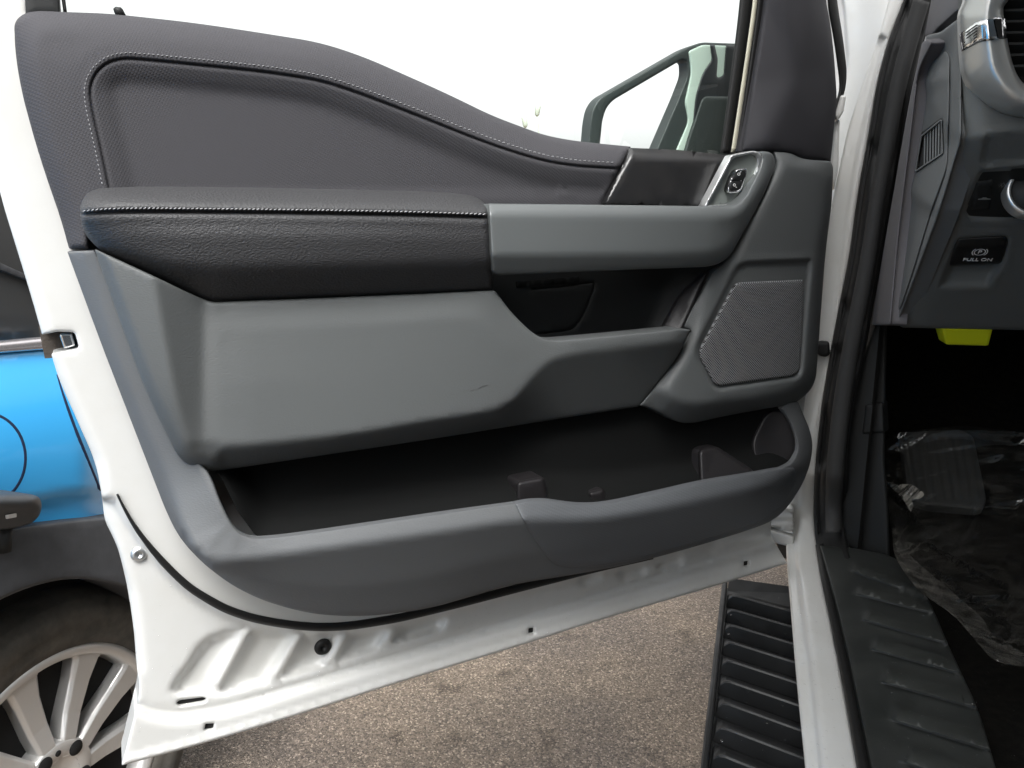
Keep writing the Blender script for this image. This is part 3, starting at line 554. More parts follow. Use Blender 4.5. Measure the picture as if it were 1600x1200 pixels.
# ---------------- bolster
bo_out = path([(148,389,3),(245,434,60),(297,459,40),(331,473,10),(400,470,60),(600,462,60),(773,454,3),(800,490,40),(828,517,30),(845,528,16),(868,532,20),(917,528,40),(1000,520,60),(1063,513,6),(1079,515,3),(1060,556,40),(1030,595,60),(999,635,4),(900,650,99),(800,666,99),(650,690,99),(500,712,99),(400,727,99),(325,738,20),(300,731,16),(277,712,20),(227,611,60),(175,467,60),(152,402,30)], 4, step=5)
boF = Rails([[(146,386,.066),(173,467,.070),(225,611,.074),(274,714,.072),(296,735,.064),(325,743,.058)],
 [(160,388,.086),(188,460,.090),(240,600,.093),(286,692,.092),(306,712,.088),(330,720,.084)],
 [(240,430,.100),(256,520,.101),(275,620,.100),(296,690,.095)],
 [(318,470,.078),(318,540,.082),(317,620,.087),(318,690,.091)],
 [(334,470,.080),(338,540,.0855),(341,620,.0905),(343,690,.094)],
 [(348,698,.095),(400,696,.098),(533,682,.101),(667,659,.101),(740,648,.100),(777,640,.099),(800,626,.098),(843,577,.094),(866,560,.092),(933,547,.090),(1050,534,.084)],
 [(325,743,.058),(400,731,.064),(500,716,.064),(650,694,.060),(800,670,.050),(900,654,.046),(999,638,.044),(1030,598,.052),(1062,558,.066),(1084,515,.076)],
 [(331,470,.080),(400,466,.080),(600,458,.080),(700,455,.080),(768,450,.080),(798,490,.084),(828,519,.087),(845,530,.088),(868,534,.088),(917,530,.088),(1063,511,.080)],
 [(352,520,.0855),(400,515,.087),(600,505,.089),(740,500,.0895),(790,540,.092),(830,560,.092)],[(356,600,.091),(400,597,.0935),(600,590,.0955),(770,585,.0955)]], 6)
relief('bolster', bo_out, DOOR, boF, 'grey', door, spacing=7, bevel=(4, .004), skirt=.03, extra=[path([(530,684),(667,661),(777,646),(800,628),(843,577),(868,558),(933,547)], 20, False, 5)+[0, k] for k in (-5, 0, 5, 10)])
# small scuffs on the bolster
M_['scuff'] = mat('scuff', (.05, .052, .053), .5)
for pts in ([(748,607),(755,603),(762,602)], [(735,611),(741,609)], [(664,640),(665,643)], [(528,683),(540,681),(552,677),(560,676)]):
    mb = MB()
    for a, b in zip(pts[:-1], pts[1:]):
        a = np.array(a, float); b = np.array(b, float); q = np.array([0, .55]); P = np.array([a-q, b-q, b+q, a+q]); V = DOOR(P, boF(P)+.0004); mb.add(V, [(0,1,2,3)])
    mb.build('scuff_mark', 'scuff', door, False)
# ---------------- pull cup
cup_out = path([(755,395),(1130,385),(1135,415),(1100,440),(1075,545),(860,560),(800,520),(755,470)], 4)
cupF = Field([(755,400,.015),(930,395,.012),(1130,390,.050),(1112,425,.046),(1078,545,.050),(1005,535,.018),(1035,450,.016),(1060,425,.03),(930,560,.03),(780,520,.03),(900,520,.015),(1000,450,.013),(1070,515,.047),(1100,440,.046)], (), 7)
lid = path([(832,452,2),(928,441,2),(929,449,6),(912,492,12),(897,513,10),(885,517,8),(840,522,2)], 4, False, 4)
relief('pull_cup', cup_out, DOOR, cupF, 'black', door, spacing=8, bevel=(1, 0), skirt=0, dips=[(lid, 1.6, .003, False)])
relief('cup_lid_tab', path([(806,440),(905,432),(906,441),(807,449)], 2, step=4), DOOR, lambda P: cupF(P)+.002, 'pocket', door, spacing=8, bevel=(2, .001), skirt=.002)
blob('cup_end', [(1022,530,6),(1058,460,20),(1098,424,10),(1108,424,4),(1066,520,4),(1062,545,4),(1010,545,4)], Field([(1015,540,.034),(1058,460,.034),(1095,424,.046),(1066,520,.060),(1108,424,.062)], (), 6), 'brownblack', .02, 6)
# ---------------- speaker panel
sp_out = path([(1207,236,2),(1234,238,10),(1254,248,10),(1298,252,3),(1302,262,4),(1300,317,30),(1290,390,50),(1283,483,50),(1275,590,14),(1268,608,14),(1250,625,14),(1236,631,10),(1217,635,20),(1133,650,40),(1085,661,20),(1060,661,14),(1036,648,14),(1014,637,14),(998,634,4),(1030,596,40),(1060,556,40),(1080,517,4),(1068,513,4),(1064,512,4),(1090,465,30),(1112,424,4),(1128,412,8),(1142,398,10),(1163,362,20),(1185,322,20),(1201,290,20),(1213,256,10),(1209,240,4)], 3, step=5)
rcs = path([(1164,409,10),(1267,405,4),(1268,420,20),(1260,500,40),(1254,580,10),(1247,592,10),(1123,611,12),(1113,605,10),(1088,558,12),(1089,540,12),(1150,416,12)], 6, step=4)
gr_o = path([(1157,441,10),(1256,437,3),(1255,500,40),(1249,580,6),(1240,587,6),(1123,603,8),(1115,598,8),(1093,558,10),(1093,547,10),(1147,445,8)], 5, step=4)
spF = Rails([[(1207,232,.040),(1234,234,.040),(1254,244,.038),(1302,248,.032),(1306,317,.032),(1294,390,.033),(1287,483,.034),(1279,590,.034),(1270,613,.034),(1250,630,.034),(1217,640,.036),(1133,655,.038),(1085,666,.040),(1050,664,.042),(1028,650,.044),(998,637,.046),(1028,594,.050),(1058,556,.053),(1078,515,.055),(1108,424,.056),(1140,398,.055),(1160,362,.054),(1198,290,.050),(1212,256,.046),(1207,232,.040)],
 [(1226,256,.056),(1282,270,.054),(1288,317,.054),(1278,390,.055),(1271,483,.055),(1260,580,.057),(1240,606,.062),(1200,618,.068),(1133,627,.072),(1080,632,.072),(1050,620,.070),(1046,604,.068),(1074,562,.066),(1096,500,.065),(1124,432,.064),(1160,392,.062),(1184,345,.060),(1208,296,.058),(1226,256,.056)],
 [(1190,400,.060),(1180,500,.062),(1170,600,.066)]], 6)
def sp_w(P): d = sdist(P, rcs); return spF(P)+.0012*np.exp(-((d+4)/3.)**2)-.0045*sm(d, 0, 5)
relief('speaker_panel', sp_out, DOOR, sp_w, 'grey', door, spacing=7, bevel=(4, .005), skirt=.02, extra=[rcs, rcs+normals2(rcs)*2.5, rcs-normals2(rcs)*2.5, rcs+normals2(rcs)*5, rcs-normals2(rcs)*5])
relief('speaker_grille', gr_o, DOOR, lambda P: sp_w(P)*0+spF(P)+.0002, 'grille', door, spacing=8, bevel=(4, .003), skirt=.006)
# ---------------- sail panel, glass run, glass, frames
sa_out = path([(1212,-400,2),(1300,-400,2),(1290,0,30),(1297,33,30),(1303,83,30),(1308,157,20),(1303,200,30),(1298,254,3),(1254,252,10),(1234,242,10),(1207,240,3),(1157,238,3),(1170,160,60),(1195,0,60)], 3, step=6)
saF = Field([(1212,-400,.012),(1300,-400,.012),(1195,0,.018),(1290,0,.018),(1157,238,.024),(1300,252,.022),(1225,0,.040),(1270,0,.040),(1190,236,.046),(1285,250,.042),(1300,100,.024),(1180,130,.022),(1245,120,.046),(1235,-400,.035)], (), 14)
relief('sail_trim', sa_out, DOOR, saF, 'sail', door, spacing=10, bevel=(8, .010), skirt=.03)
ribbon('outer_frame_seal', path([(1305,-400),(1299,0),(1310,60),(1317,117),(1316,143),(1307,165),(1301,190)], 30, False, 6), [12, 12, 12, 16, 14, 4], DOOR, -.004, .008, 'rubber', door)
ribbon('glass_run', path([(1209,-400),(1172,-40),(1163,40),(1150,130),(1134,240)], 60, False, 8), [30, 26, 22, 18], DOOR, -.012, .010, 'rubber', door)
ribbon('channel_strip', path([(1200,-200),(1181,0),(1162,130),(1146,238)], 60, False, 8), [9, 8, 7, 8], DOOR, .002, .004, 'cream', door)
ribbon('channel_lip', path([(1210,-200),(1190,0),(1171,130),(1154,238)], 60, False, 8), [11, 10, 8, 6], DOOR, .006, .004, 'rubber', door)
relief('rear_frame', path([(34,-400),(88,-400),(90,-40),(94,24),(40,24),(38,-40)], 2, step=8), DOOR, .010, 'black', door, spacing=12, bevel=(3, .003), skirt=.03)
ribbon('frame_gasket', path([(94,-300),(95,-30),(102,20)], 10, False, 8), [7, 7, 6], DOOR, .002, .004, 'rubber', door)
relief('top_frame', path([(-75,-420),(1320,-420),(1325,-470),(-75,-470)], 2, step=14), DOOR, .0, 'white', door, spacing=30, bevel=(4, .004), skirt=.04)
relief('window_glass', path([(86,-425),(1200,-425),(1163,0),(1138,244),(985,236),(860,222),(760,190),(600,112),(480,72),(300,45),(96,30)], 2, step=12), DOOR, -.016, 'glass', door, spacing=40, bevel=(0, 0), skirt=0)
mb = MB(); q = DOOR([(190,26), (183,13)], .012); mb.tube([q[0], q[0]*.3+q[1]*.7, q[1], q[1]+[0, 0, .001]], [.0042, .0042, .0036, .0015], 12); mb.build('lock_rod', 'black', door)
# ---------------- side mirror, outside the door
MP = Plane(P1-Dn*.16, Dn)
mo = path([(917,240,2),(921,192,8),(925,170,8),(935,153,10),(1072,74,12),(1096,66,8),(1150,68,6),(1235,72,12),(1242,150,20),(1225,300,10),(1000,300,6),(1022,240,3),(1060,152,10),(1074,116,10),(1073,96,5),(1066,93,4),(957,157,10),(947,169,8),(941,188,8),(936,240,2)], 4, step=4)
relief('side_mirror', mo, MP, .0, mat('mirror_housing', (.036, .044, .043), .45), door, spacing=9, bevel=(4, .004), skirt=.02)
relief('mirror_reflection', path([(1076,80,4),(1097,70,6),(1150,72,6),(1206,86,8),(1205,200,10),(1180,250,8),(1050,250,6),(1076,190,10),(1070,160,6),(1080,116,10),(1078,95,6)], 4, step=4), MP, .003, mat('painted_reflection', (.55, .66, .58), .3), door, spacing=9, bevel=(3, .002), skirt=.003)  # pale green panel, a reflection put into its colour
relief('reflected_shape', path([(1083,185,6),(1086,150,14),(1098,112,14),(1112,94,6),(1109,70,2),(1117,70,2),(1122,92,4),(1120,122,8),(1130,118,6),(1134,70,3),(1180,72,4),(1190,250,6),(1070,250,6),(1080,215,6)], 5, step=4), MP, .006, mat('reflected_dark', (.016, .018, .020), .4), door, spacing=9, bevel=(4, .004), skirt=.004)  # dark silhouette of the reflected cabin, modelled as a raised shape
relief('reflected_shape_low', path([(1096,155,10),(1103,150,3),(1220,152,4),(1200,270,4),(1060,270,4),(1076,215,6)], 5, step=4), MP, .010, mat('reflected_grey', (.035, .042, .040), .4), door, spacing=9, bevel=(4, .004), skirt=.006)  # second dark shape of the same painted reflection

# ================================================================== body side of the opening
class Blend:                                         # upright plane above, flat plane below, eased between two rows
    def __init__(s, a, b, y0, y1): s.a, s.b, s.y0, s.y1 = a, b, y0, y1; s.n = np.array([-.6, -.6, .5]); s.n /= np.linalg.norm(s.n)
    def __call__(s, P, w):
        P = np.asarray(P, float).reshape(-1, 2); k = sm(P[:, 1], s.y0, s.y1)[:, None]; return s.a(P, w)*(1-k)+s.b(P, w)*k
    def uv(s, Q): return Q[:, :2]+Q[:, 2:3]
JB = Blend(YP(1.335), ZP(.622), 740, 900)
jamb = path([(1500,-400,2),(1560,-400,2),(1413,0,60),(1387,67,60),(1370,133,60),(1357,217,60),(1341,300,60),(1328,400,60),(1314,467,60),(1300,540,60),(1284,633,60),(1274,733,60),(1272,785,40),(1274,832,40),(1283,885,40),(1295,948,60),(1316,1060,60),(1341,1200,60),(1372,1340,2),(1271,1340,2),(1258,1200,60),(1244,1060,60),(1236,960,60),(1230,890,30),(1228,850,30),(1230,800,30),(1240,740,50),(1258,600,60),(1268,480,60),(1285,370,60),(1300,318,30),(1310,270,30),(1325,200,60),(1345,140,60),(1372,60,60),(1400,-40,60)], 4, step=7)
crease = path([(1380,60),(1352,170),(1330,270),(1312,400),(1292,560),(1258,700),(1245,790),(1244,860),(1255,960),(1270,1060),(1283,1200),(1296,1340)], 60, False, 6)
crpoly = np.concatenate([crease, [(1100,1340),(1100,60)]])
def jw(P):
    s = sdist(P, crpoly); return -.014*sm(s, -2, 6)*sm(P[:, 1], 780, 900)-.003*np.exp(-(s/3.5)**2)-.010*sm(s, -8, 12)*(1-sm(P[:, 1], 780, 900))
body = relief('body', jamb, JB, jw, 'white', truck, spacing=8, bevel=(5, .005), skirt=.10, extra=[crease+[k, 0] for k in (-6, -3, 0, 3, 6)], skirtdir=(-.35, -.6, .7))
# weatherstrip
WS = Blend(YP(1.325), ZP(.634), 740, 900)
wl = [(1560,-400),(1413,0),(1387,67),(1370,133),(1357,217),(1341,300),(1328,400),(1314,467),(1300,540),(1284,633),(1274,733),(1272,785),(1273,832)]
wr = [(1322,845),(1322,783),(1324,700),(1333,633),(1347,567),(1357,510),(1377,400),(1400,267),(1420,150),(1443,60),(1458,0),(1630,-400)]
relief('weatherstrip', path([(x-1, y, 60) for x, y in wl]+[(1282,884,30),(1330,874,5)]+[(x, y, 60) for x, y in wr], 60, step=7), WS,
  Field([(x, y, .0) for x, y in wl]+[(x, y, .02) for x, y in wr]+[(x*.68+y2*.32, y, .030) for (x, y), y2 in zip(wl[:12], [1630,1458,1443,1430,1410,1395,1377,1367,1352,1333,1323,1322])]+[(1282,884,0),(1330,874,.02)], (), 8), 'rubber', truck, spacing=9, bevel=(4, .008), skirt=.004, dips=[(path([(x+8, y, 60) for x, y in wl], 60, False, 7), 2.5, .007, False)])
ribbon('inner_seal_lip', path([(x*.40+x2*.60, y) for (x, y), x2 in zip(wl[1:], [1458,1443,1425,1408,1393,1377,1365,1350,1335,1325,1323,1323])], 60, False, 7), [26, 26, 24, 26, 28, 26], WS, .026, .016, mat('seal_fuzz', (.026, .026, .026), .8, bump='noise', scale=400, strength=.5, dist=.001, coord='Object'), truck)
ribbon('sill_seal', path([(1281,850),(1290,905),(1304,965),(1326,1070),(1352,1210),(1376,1340)], 60, False, 7), [14, 16, 18, 20, 24, 26], ZP(.630), 0.0, .014, 'rubber', truck)
# A pillar outside, cowl and fender beyond
FP = YP(1.62)
relief('fender', path([(1295,-60),(1315,0,40),(1322,110,40),(1300,165,20),(1296,330,20),(1330,380,20),(1400,200,60),(1440,0,60),(1460,-60)], 6, step=8), FP, lambda P: .05*sm(P[:, 0], 1310, 1400), 'white', truck, spacing=12, bevel=(8, .02), skirt=.5)
mb = MB()
relief('hinge', path([(1314,148,6),(1322,150,3),(1318,175,5),(1308,190,4),(1303,180,4)], 3, step=4), YP(1.31), .0, 'white', truck, spacing=5, bevel=(3, .004), skirt=.03)
relief('hinge', path([(1303,190,4),(1312,186,3),(1310,262,8),(1303,300,8),(1298,262,6)], 3, step=4), YP(1.32), .0, 'white', truck, spacing=6, bevel=(3, .004), skirt=.03)
# lower hinge area behind the door corner
relief('hinge', path([(1190,805),(1215,790),(1240,795),(1240,835),(1196,822)], 3, step=4), YP(1.38), lambda P: .006*np.sin(P[:, 1]*.5), 'white', truck, spacing=5, bevel=(3, .004), skirt=.03)
relief('hinge', path([(1196,826),(1240,838),(1240,856),(1210,848),(1198,838)], 3, step=4), YP(1.37), 0, 'white', truck, spacing=5, bevel=(3, .004), skirt=.02)
relief('hinge_cavity', path([(1190,790),(1262,780),(1262,876),(1222,872)], 3, step=8), YP(1.44), 0, 'recess_brown', truck, spacing=12, bevel=(0, 0), skirt=0)  # dark sheet, its colour stands in for shade in the hinge gap
relief('door_bumper', path([(1277,537),(1284,534),(1296,535),(1297,554),(1290,558),(1280,556),(1274,548)], 3, step=3), YP(1.325), .004, 'rubber', truck, spacing=4, bevel=(4, .006), skirt=.02)
# sill plate with raised ribs
SP = ZP(.648)
spl = path([(1281,852,3),(1330,856,6),(1395,868,20),(1432,902,30),(1457,948,40),(1480,1004,50),(1503,1053,50),(1529,1109,50),(1556,1200,60),(1574,1260,60),(1598,1340,2),(1392,1340,2),(1364,1210,60),(1336,1070,60),(1312,965,60),(1296,905,40)], 4, step=7)
bars = [((1329,892),(1402,918)), ((1337,928),(1448,956)), ((1348,968),(1470,1003)), ((1361,1014),(1492,1050)), ((1376,1065),(1518,1104)), ((1392,1124),(1540,1170)), ((1410,1190),(1565,1240)), ((1425,1260),(1590,1310))]
def spw(P):
    w = np.zeros(len(P))
    for i, (a, b) in enumerate(bars):
        a = np.array(a, float); b = np.array(b, float); t = (b-a)/np.linalg.norm(b-a); n = np.array([t[1], -t[0]])
        s = (P-a) @ t; h = (P-a) @ n; up = 16+i*2.6                   # ramp rises up the picture from the bright edge
        w += .0065*sm(h, -1.5, 1.5)*(1-sm(h, up*.5, up*1.15))*sm(s, -3, 10)
    return w
relief('sill_plate', spl, SP, spw, 'sillp', truck, spacing=7, bevel=(3, .003), skirt=.02, extra=[path([(a[0]+(b[0]-a[0])*t, a[1]+(b[1]-a[1])*t+k) for t in np.linspace(0, 1, 20)], 0, False, 6) for a, b in bars for k in (-3, -1, 1, 3, -10)])
M_['worn'] = mat('worn_scuff_plastic', (.034, .037, .034), .6, bump='noise', scale=300, strength=.4, dist=.0006, coord='Object', col2=(.020, .022, .020), vscale=25)
for i, (a, b) in enumerate(bars[:7]):
    a = np.array(a, float); b = np.array(b, float); t = (b-a)/np.linalg.norm(b-a); n = np.array([t[1], -t[0]]); up = 13+i*2.4; L = np.linalg.norm(b-a)
    relief('grip_rib', path([a+t*3+n*1.5, a+t*14+n*up, b-t*(12+up*.55)+n*(up*1.0), b-t*10+n*1.5], 3, step=5), SP, lambda P: spw(P)+.0007, 'worn', truck, spacing=7, bevel=(2, .0007), skirt=.001)
# kick panel
KA, KB = ZP(.648)([(1322,852),(1392,872)], 0); Kd = (KB-KA)/np.linalg.norm(KB-KA); Kn = np.cross(Kd, [0, 0, 1.0]); Kn = Kn if (CAM-KA) @ Kn > 0 else -Kn; KP = Plane(KA-Kn*.028, Kn)
relief('kick_panel', path([(1370,500),(1356,540),(1345,570),(1328,633),(1318,700),(1315,783),(1318,850),(1345,866),(1390,872),(1388,800),(1382,720),(1384,600),(1386,505)], 6, step=7), KP, 0, 'black', truck, spacing=10, bevel=(6, .006), skirt=.001)
relief('release_lever', path([(1352,632),(1380,628),(1382,676),(1347,678),(1350,655)], 4, step=4), KP, .006, 'black', truck, spacing=7, bevel=(4, .005), skirt=.02)
# ---------------- footwell
mb = MB(); mb.add([(.19,1.40,.60),(1.9,1.40,.60),(1.9,-1.2,.60),(.19,-1.2,.60),(.19,1.62,.64),(1.9,1.62,.64),(.19,1.95,.95),(1.9,1.95,.95),(.19,2.0,1.5),(1.9,2.0,1.5),(.19,1.30,.60),(.19,1.30,1.5)], [(10,4,6,8,11),(3,2,1,0),(0,1,5,4),(4,5,7,6),(6,7,9,8)])
mb.build('carpet', 'carpet', truck, False)
FR = Plane((.4, 1.56, .66), (0, -.62, .78))
fp_o = path([(1406,676,6),(1500,671,14),(1521,682,8),(1541,780,12),(1538,794,10),(1525,797,8),(1450,790,6),(1420,782,6)], 6, step=5)
def fpw(P):
    x = (P[:, 0]-(1410+(P[:, 1]-676)*.16)); return .022+.0026*np.sin(x/14.*2*math.pi)*sm(P[:, 1], 680, 690)*(1-sm(P[:, 1], 775, 785))
relief('footrest', fp_o, FR, fpw, mat('footrest_rubber', (.075, .077, .076), .7, bump='noise', scale=200, strength=.4, dist=.001, coord='Object'), truck, spacing=3, bevel=(4, .005), skirt=.02)
# ---------------- rest of the cab (roof, far side, back) that shades the inside
mb = MB(); mb.box((.10, -1.6, 1.93), (1.95, 1.0, 1.99)); mb.box((1.9, -1.6, .5), (1.96, 2.0, 1.93)); mb.box((.12, -1.6, .45), (1.95, -1.54, 1.93))
mb.box((.20, -1.5, .5), (1.9, 2.0, .59)); mb.box((.12, -.58, .60), (.22, -.44, 1.93)); mb.box((.10, -1.6, .62), (.18, -.56, 1.30))
mb.box((.10, 2.0, .5), (1.96, 3.0, 1.28)); mb.box((.12, -3.4, .55), (1.95, -1.65, 1.30))
mb.build('cab', 'white', truck, False, .02)
mb = MB(); mb.box((.40, -.80, .62), (.90, -.22, 1.0)); mb.box((.41, -.95, .98), (.89, -.77, 1.62)); mb.build('seat', 'leather', truck, True, .04)
mb = MB(); mb.box((.24, 1.10, 1.30), (1.88, 1.98, 1.42)); mb.build('dash_top', 'dashd', truck, False, .02)
# ---------------- dashboard
Z1 = XP(.19)([(1502,217)], 0)[0]; Z2 = XP(.19)([(1400,507)], 0)[0]; KS = (Z2[1]-Z1[1])/(Z1[2]-Z2[2])
class Fascia:
    n = np.array([0, -1.0, 0])
    def __call__(s, P, w):
        P = np.asarray(P, float).reshape(-1, 2); w = np.broadcast_to(np.asarray(w, float), (len(P),)); d = rays(P)
        t1 = (Z1[1]-w)/d[:, 1]; z = CAMZ+d[:, 2]*t1; t2 = (Z1[1]-w+KS*(Z1[2]-CAMZ))/(d[:, 1]+KS*d[:, 2])
        return CAM+d*np.where(z >= Z1[2], t1, t2)[:, None]
    def uv(s, Q): return Q[:, [0, 2]]
FA = Fascia()
DE = XP(.19)
deF = Field([(1447,55,.0),(1500,27,.006),(1503,217,.006),(1468,333,.006),(1402,508,.004),(1391,509,.0),(1410,290,.0),(1432,130,0),(1445,150,-.004),(1480,80,-.004),(1480,230,-.004),(1440,330,-.004),(1490,120,.004),(1405,440,-.002)], (), 8)
dash_end = relief('dashboard', path([(1447,55,4),(1470,50,4),(1500,27,4),(1500,-80,2),(1505,-80,2),(1503,120,20),(1503,217,20),(1494,245,20),(1468,333,30),(1430,435,40),(1402,508,3),(1391,509,3),(1388,440,20),(1410,290,20),(1432,130,20)], 4, step=6), DE,
  deF, 'dashg', truck, spacing=6, bevel=(4, .004), skirt=.02)
dash = dash_end
relief('end_cap', path([(1443,110,6),(1478,78,8),(1484,90,8),(1483,160,20),(1480,262,20),(1455,330,20),(1428,420,20),(1408,480,6),(1398,490,6),(1408,400,20),(1428,230,20)], 4, step=5), DE, lambda P: deF(P)+.0030, 'dashg', dash, spacing=7, bevel=(3, .0024), skirt=.004,
  holes=[path([(1440,210),(1472,185),(1472,240),(1434,266)], 3, step=4)])
# defogger vent with slats
relief('vent_shade', path([(1436,206),(1475,181),(1475,244),(1428,272)], 3, step=5), DE, lambda P: deF(P)+.0012, 'dark', dash, spacing=8, bevel=(0, 0), skirt=0)  # flat black sheet over the dash, painted shade between the slats
ribbon('vent_rim', path([(1439,213),(1471,187),(1472,240),(1430,268)], 2, True, 3), 3.0, DE, lambda c: deF(c)+.003, .002, 'dashg', dash, closed=True)
mb = MB()
for i in range(7):
    x = 1444+i*4.4; a = np.interp(x, [1436,1472], [213,187])+1; b = np.interp(x, [1430,1472], [268,240])-1
    P = [(x, a), (x+2.1, a-1), (x+2.1-.8, b-1), (x-.8, b)]; V = DE(P, deF(np.array(P, float))+.0025); mb.add(V, [(0,1,2,3)])
mb.build('vent_slats', mat('slat_grey', (.22, .23, .235), .5), dash, False)
relief('pillar_trim', path([(1441,66,4),(1450,60,4),(1458,66,4),(1436,108,20),(1425,200,40),(1404,370,40),(1392,508,3),(1362,508,3),(1366,480,30),(1380,393,40),(1402,267,40),(1422,150,40)], 4, step=6), XP(.175), .0, 'pink', dash, spacing=8, bevel=(3, .003), skirt=.02)
relief('pillar_cover', path([(1470,-80),(1500,-80),(1500,14),(1466,44),(1458,54),(1444,58)], 4, step=6), XP(.20), 0, 'pink', dash, spacing=9, bevel=(3, .003), skirt=.02)
# fascia facing the driver
fa_out = path([(1504,-90,2),(1505,120,20),(1505,217,20),(1496,245,20),(1470,333,30),(1432,435,40),(1404,508,5),(1410,512,3),(2300,530,2),(2300,-90,2)], 3, step=7)
r1 = path([(1541,210,6),(1700,195,4),(1700,245,4),(1536,262,5),(1531,252,5)], 4, step=5)
r2 = path([(1532,266,10),(1700,250,4),(1700,350,4),(1525,341,8),(1510,338,10),(1506,328,10)], 4, step=5)
r3 = path([(1497,371,5),(1572,366,5),(1578,374,6),(1570,410,8),(1550,442,8),(1545,450,5),(1466,450,3),(1470,436,8),(1484,400,8)], 4, step=4)
fold_l = path([(1504,-90),(1505,120),(1505,217),(1496,245),(1470,333),(1432,435),(1404,508)], 20, False, 6)
def faw(P):
    q = np.clip(segdist(P, fold_l, False)/42., 0, 1); w = .018*np.sqrt(np.clip(1-(1-q)**2, 0, 1))
    d = sdist(P, r1); w = w+.0015*np.exp(-((d+4)/3)**2)-.003*sm(d, 0, 4)
    d = sdist(P, r2); w = w+.002*np.exp(-((d+5)/4)**2)-.005*sm(d, 0, 4)
    d = sdist(P, r3); w = w+.0015*np.exp(-((d+4)/3)**2)-.020*sm(d, 0, 10)*(1-.75*sm(P[:, 1], 414, 450))
    return w
relief('fascia', fa_out, FA, faw, 'dashd', dash, spacing=6, bevel=(5, .005), skirt=.02, extra=[r1, r2, r3, r3+normals2(r3)*3, r3-normals2(r3)*3], skirtdir=(0, -1, 0))
relief('switch_panel', r2*1.0, FA, .0155, 'gloss' if False else mat('black_switch_plastic', (.012, .013, .013), .4), dash, spacing=9, bevel=(3, .003), skirt=.006)
relief('dimmer_switch', path([(1525,284,3),(1552,280,3),(1546,328,3),(1518,328,3)], 2, step=4), FA, .018, 'black', dash, spacing=6, bevel=(2, .002), skirt=.004)
# headlight knob
kc = FA([(1611, 304)], .018)[0]; ku = np.array([1.0, 0, 0]); kn = np.array([0, -1.0, .25]); kn /= np.linalg.norm(kn); kv = np.cross(kn, ku)*-1
rk = .0285
mb = MB(); mb.lathe([(rk, 0), (rk, .016), (rk*.96, .019), (rk*.86, .019), (rk*.82, .016)], kc, kn, ku, kv, 48); mb.build('headlight_knob', 'silver', dash)
mb = MB(); mb.lathe([(rk*.83, .012), (rk*.82, .0165), (.0001, .0165)], kc, kn, ku, kv, 48); mb.build('knob_face', 'black', dash)
def text(body, p, ux, uy, size, name, m, parent, ext=.0002):
    c = bpy.data.curves.new(name, 'FONT'); c.body = body; c.size = size; c.extrude = ext; c.align_x = 'CENTER'; c.align_y = 'CENTER'
    o = bpy.data.objects.new(name, c); COL.objects.link(o); c.materials.append(M_[m])
    ux = np.array(ux, float); ux /= np.linalg.norm(ux); uy = np.array(uy, float); uy -= ux*(ux @ uy); uy /= np.linalg.norm(uy); uz = np.cross(ux, uy)
    dg = bpy.context.evaluated_depsgraph_get(); me = bpy.data.meshes.new_from_object(o.evaluated_get(dg)); V = np.array([v.co for v in me.vertices]); F = [tuple(f.vertices) for f in me.polygons]
    bpy.data.objects.remove(o); return np.array(p)+V[:, :1]*ux+V[:, 1:2]*uy+V[:, 2:3]*uz, F
# parking brake switch
relief('parking_brake_switch', path([(1496,372,6),(1570,368,6),(1574,376,5),(1566,412,6),(1481,416,6),(1486,395,8)], 4, step=4), FA, Field([(1490,372,.018),(1572,368,.018),(1570,385,.022),(1490,388,.022),(1480,416,.010),(1567,412,.010)], (), 5), mat('brake_switch_plastic', (.011, .0115, .0115), .38), dash, spacing=6, bevel=(4, .005), skirt=.012)
fu = np.array([1.0, 0, 0]); fv = np.array([0, -KS, 1.0]); fv /= np.linalg.norm(fv)
mb = MB(); V, F = text('PULL ON', FA([(1527.5,406)], .0206)[0]+[0, 0, .0], fu, fv, .0078, 'x', 'wprint', None); mb.add(V, F)
c = FA([(1531,394)], .0232)[0]; V, F = text('P', c, fu, fv, .0085, 'x', 'wprint', None); mb.add(V, F)
def arc(mb, c, r0, r1, a0, a1, u, v, n=14):
    for i in range(n):
        p, q = a0+(a1-a0)*i/n, a0+(a1-a0)*(i+1)/n
        mb.add([c+r*(math.cos(t)*u+math.sin(t)*v) for r, t in ((r0, p), (r1, p), (r1, q), (r0, q))], [(0,1,2,3)])
arc(mb, c, .0052, .0062, 0, 2*math.pi, fu, fv, 24); arc(mb, c, .0074, .0084, -.8, .8, fu, fv); arc(mb, c, .0074, .0084, math.pi-.8, math.pi+.8, fu, fv)
mb.build('brake_lettering', 'wprint', dash, False)
mb = MB(); c = FA([(1538,311)], .0190)[0]                     # small car symbol with lamp mark on the dimmer
mb.add([c+fu*x+fv*y for x, y in ((-.006,-.001),(.006,-.001),(.006,.0005),(.003,.001),(.001,.0025),(-.002,.0025),(-.003,.001),(-.006,.0005))], [tuple(range(8))])
c2 = FA([(1567,289)], .0172)[0]; arc(mb, c2, .0016, .0022, 0, 6.28, fu, fv, 10)
for k in range(8): a = k*math.pi/4; u = fu*math.cos(a)+fv*math.sin(a); v = -fu*math.sin(a)+fv*math.cos(a); mb.add([c2+u*.003-v*.0002, c2+u*.0042-v*.0002, c2+u*.0042+v*.0002, c2+u*.003+v*.0002], [(0,1,2,3)])
mb.build('dimmer_symbols', mat('dim_print', (.22, .22, .21), .6), dash, False)
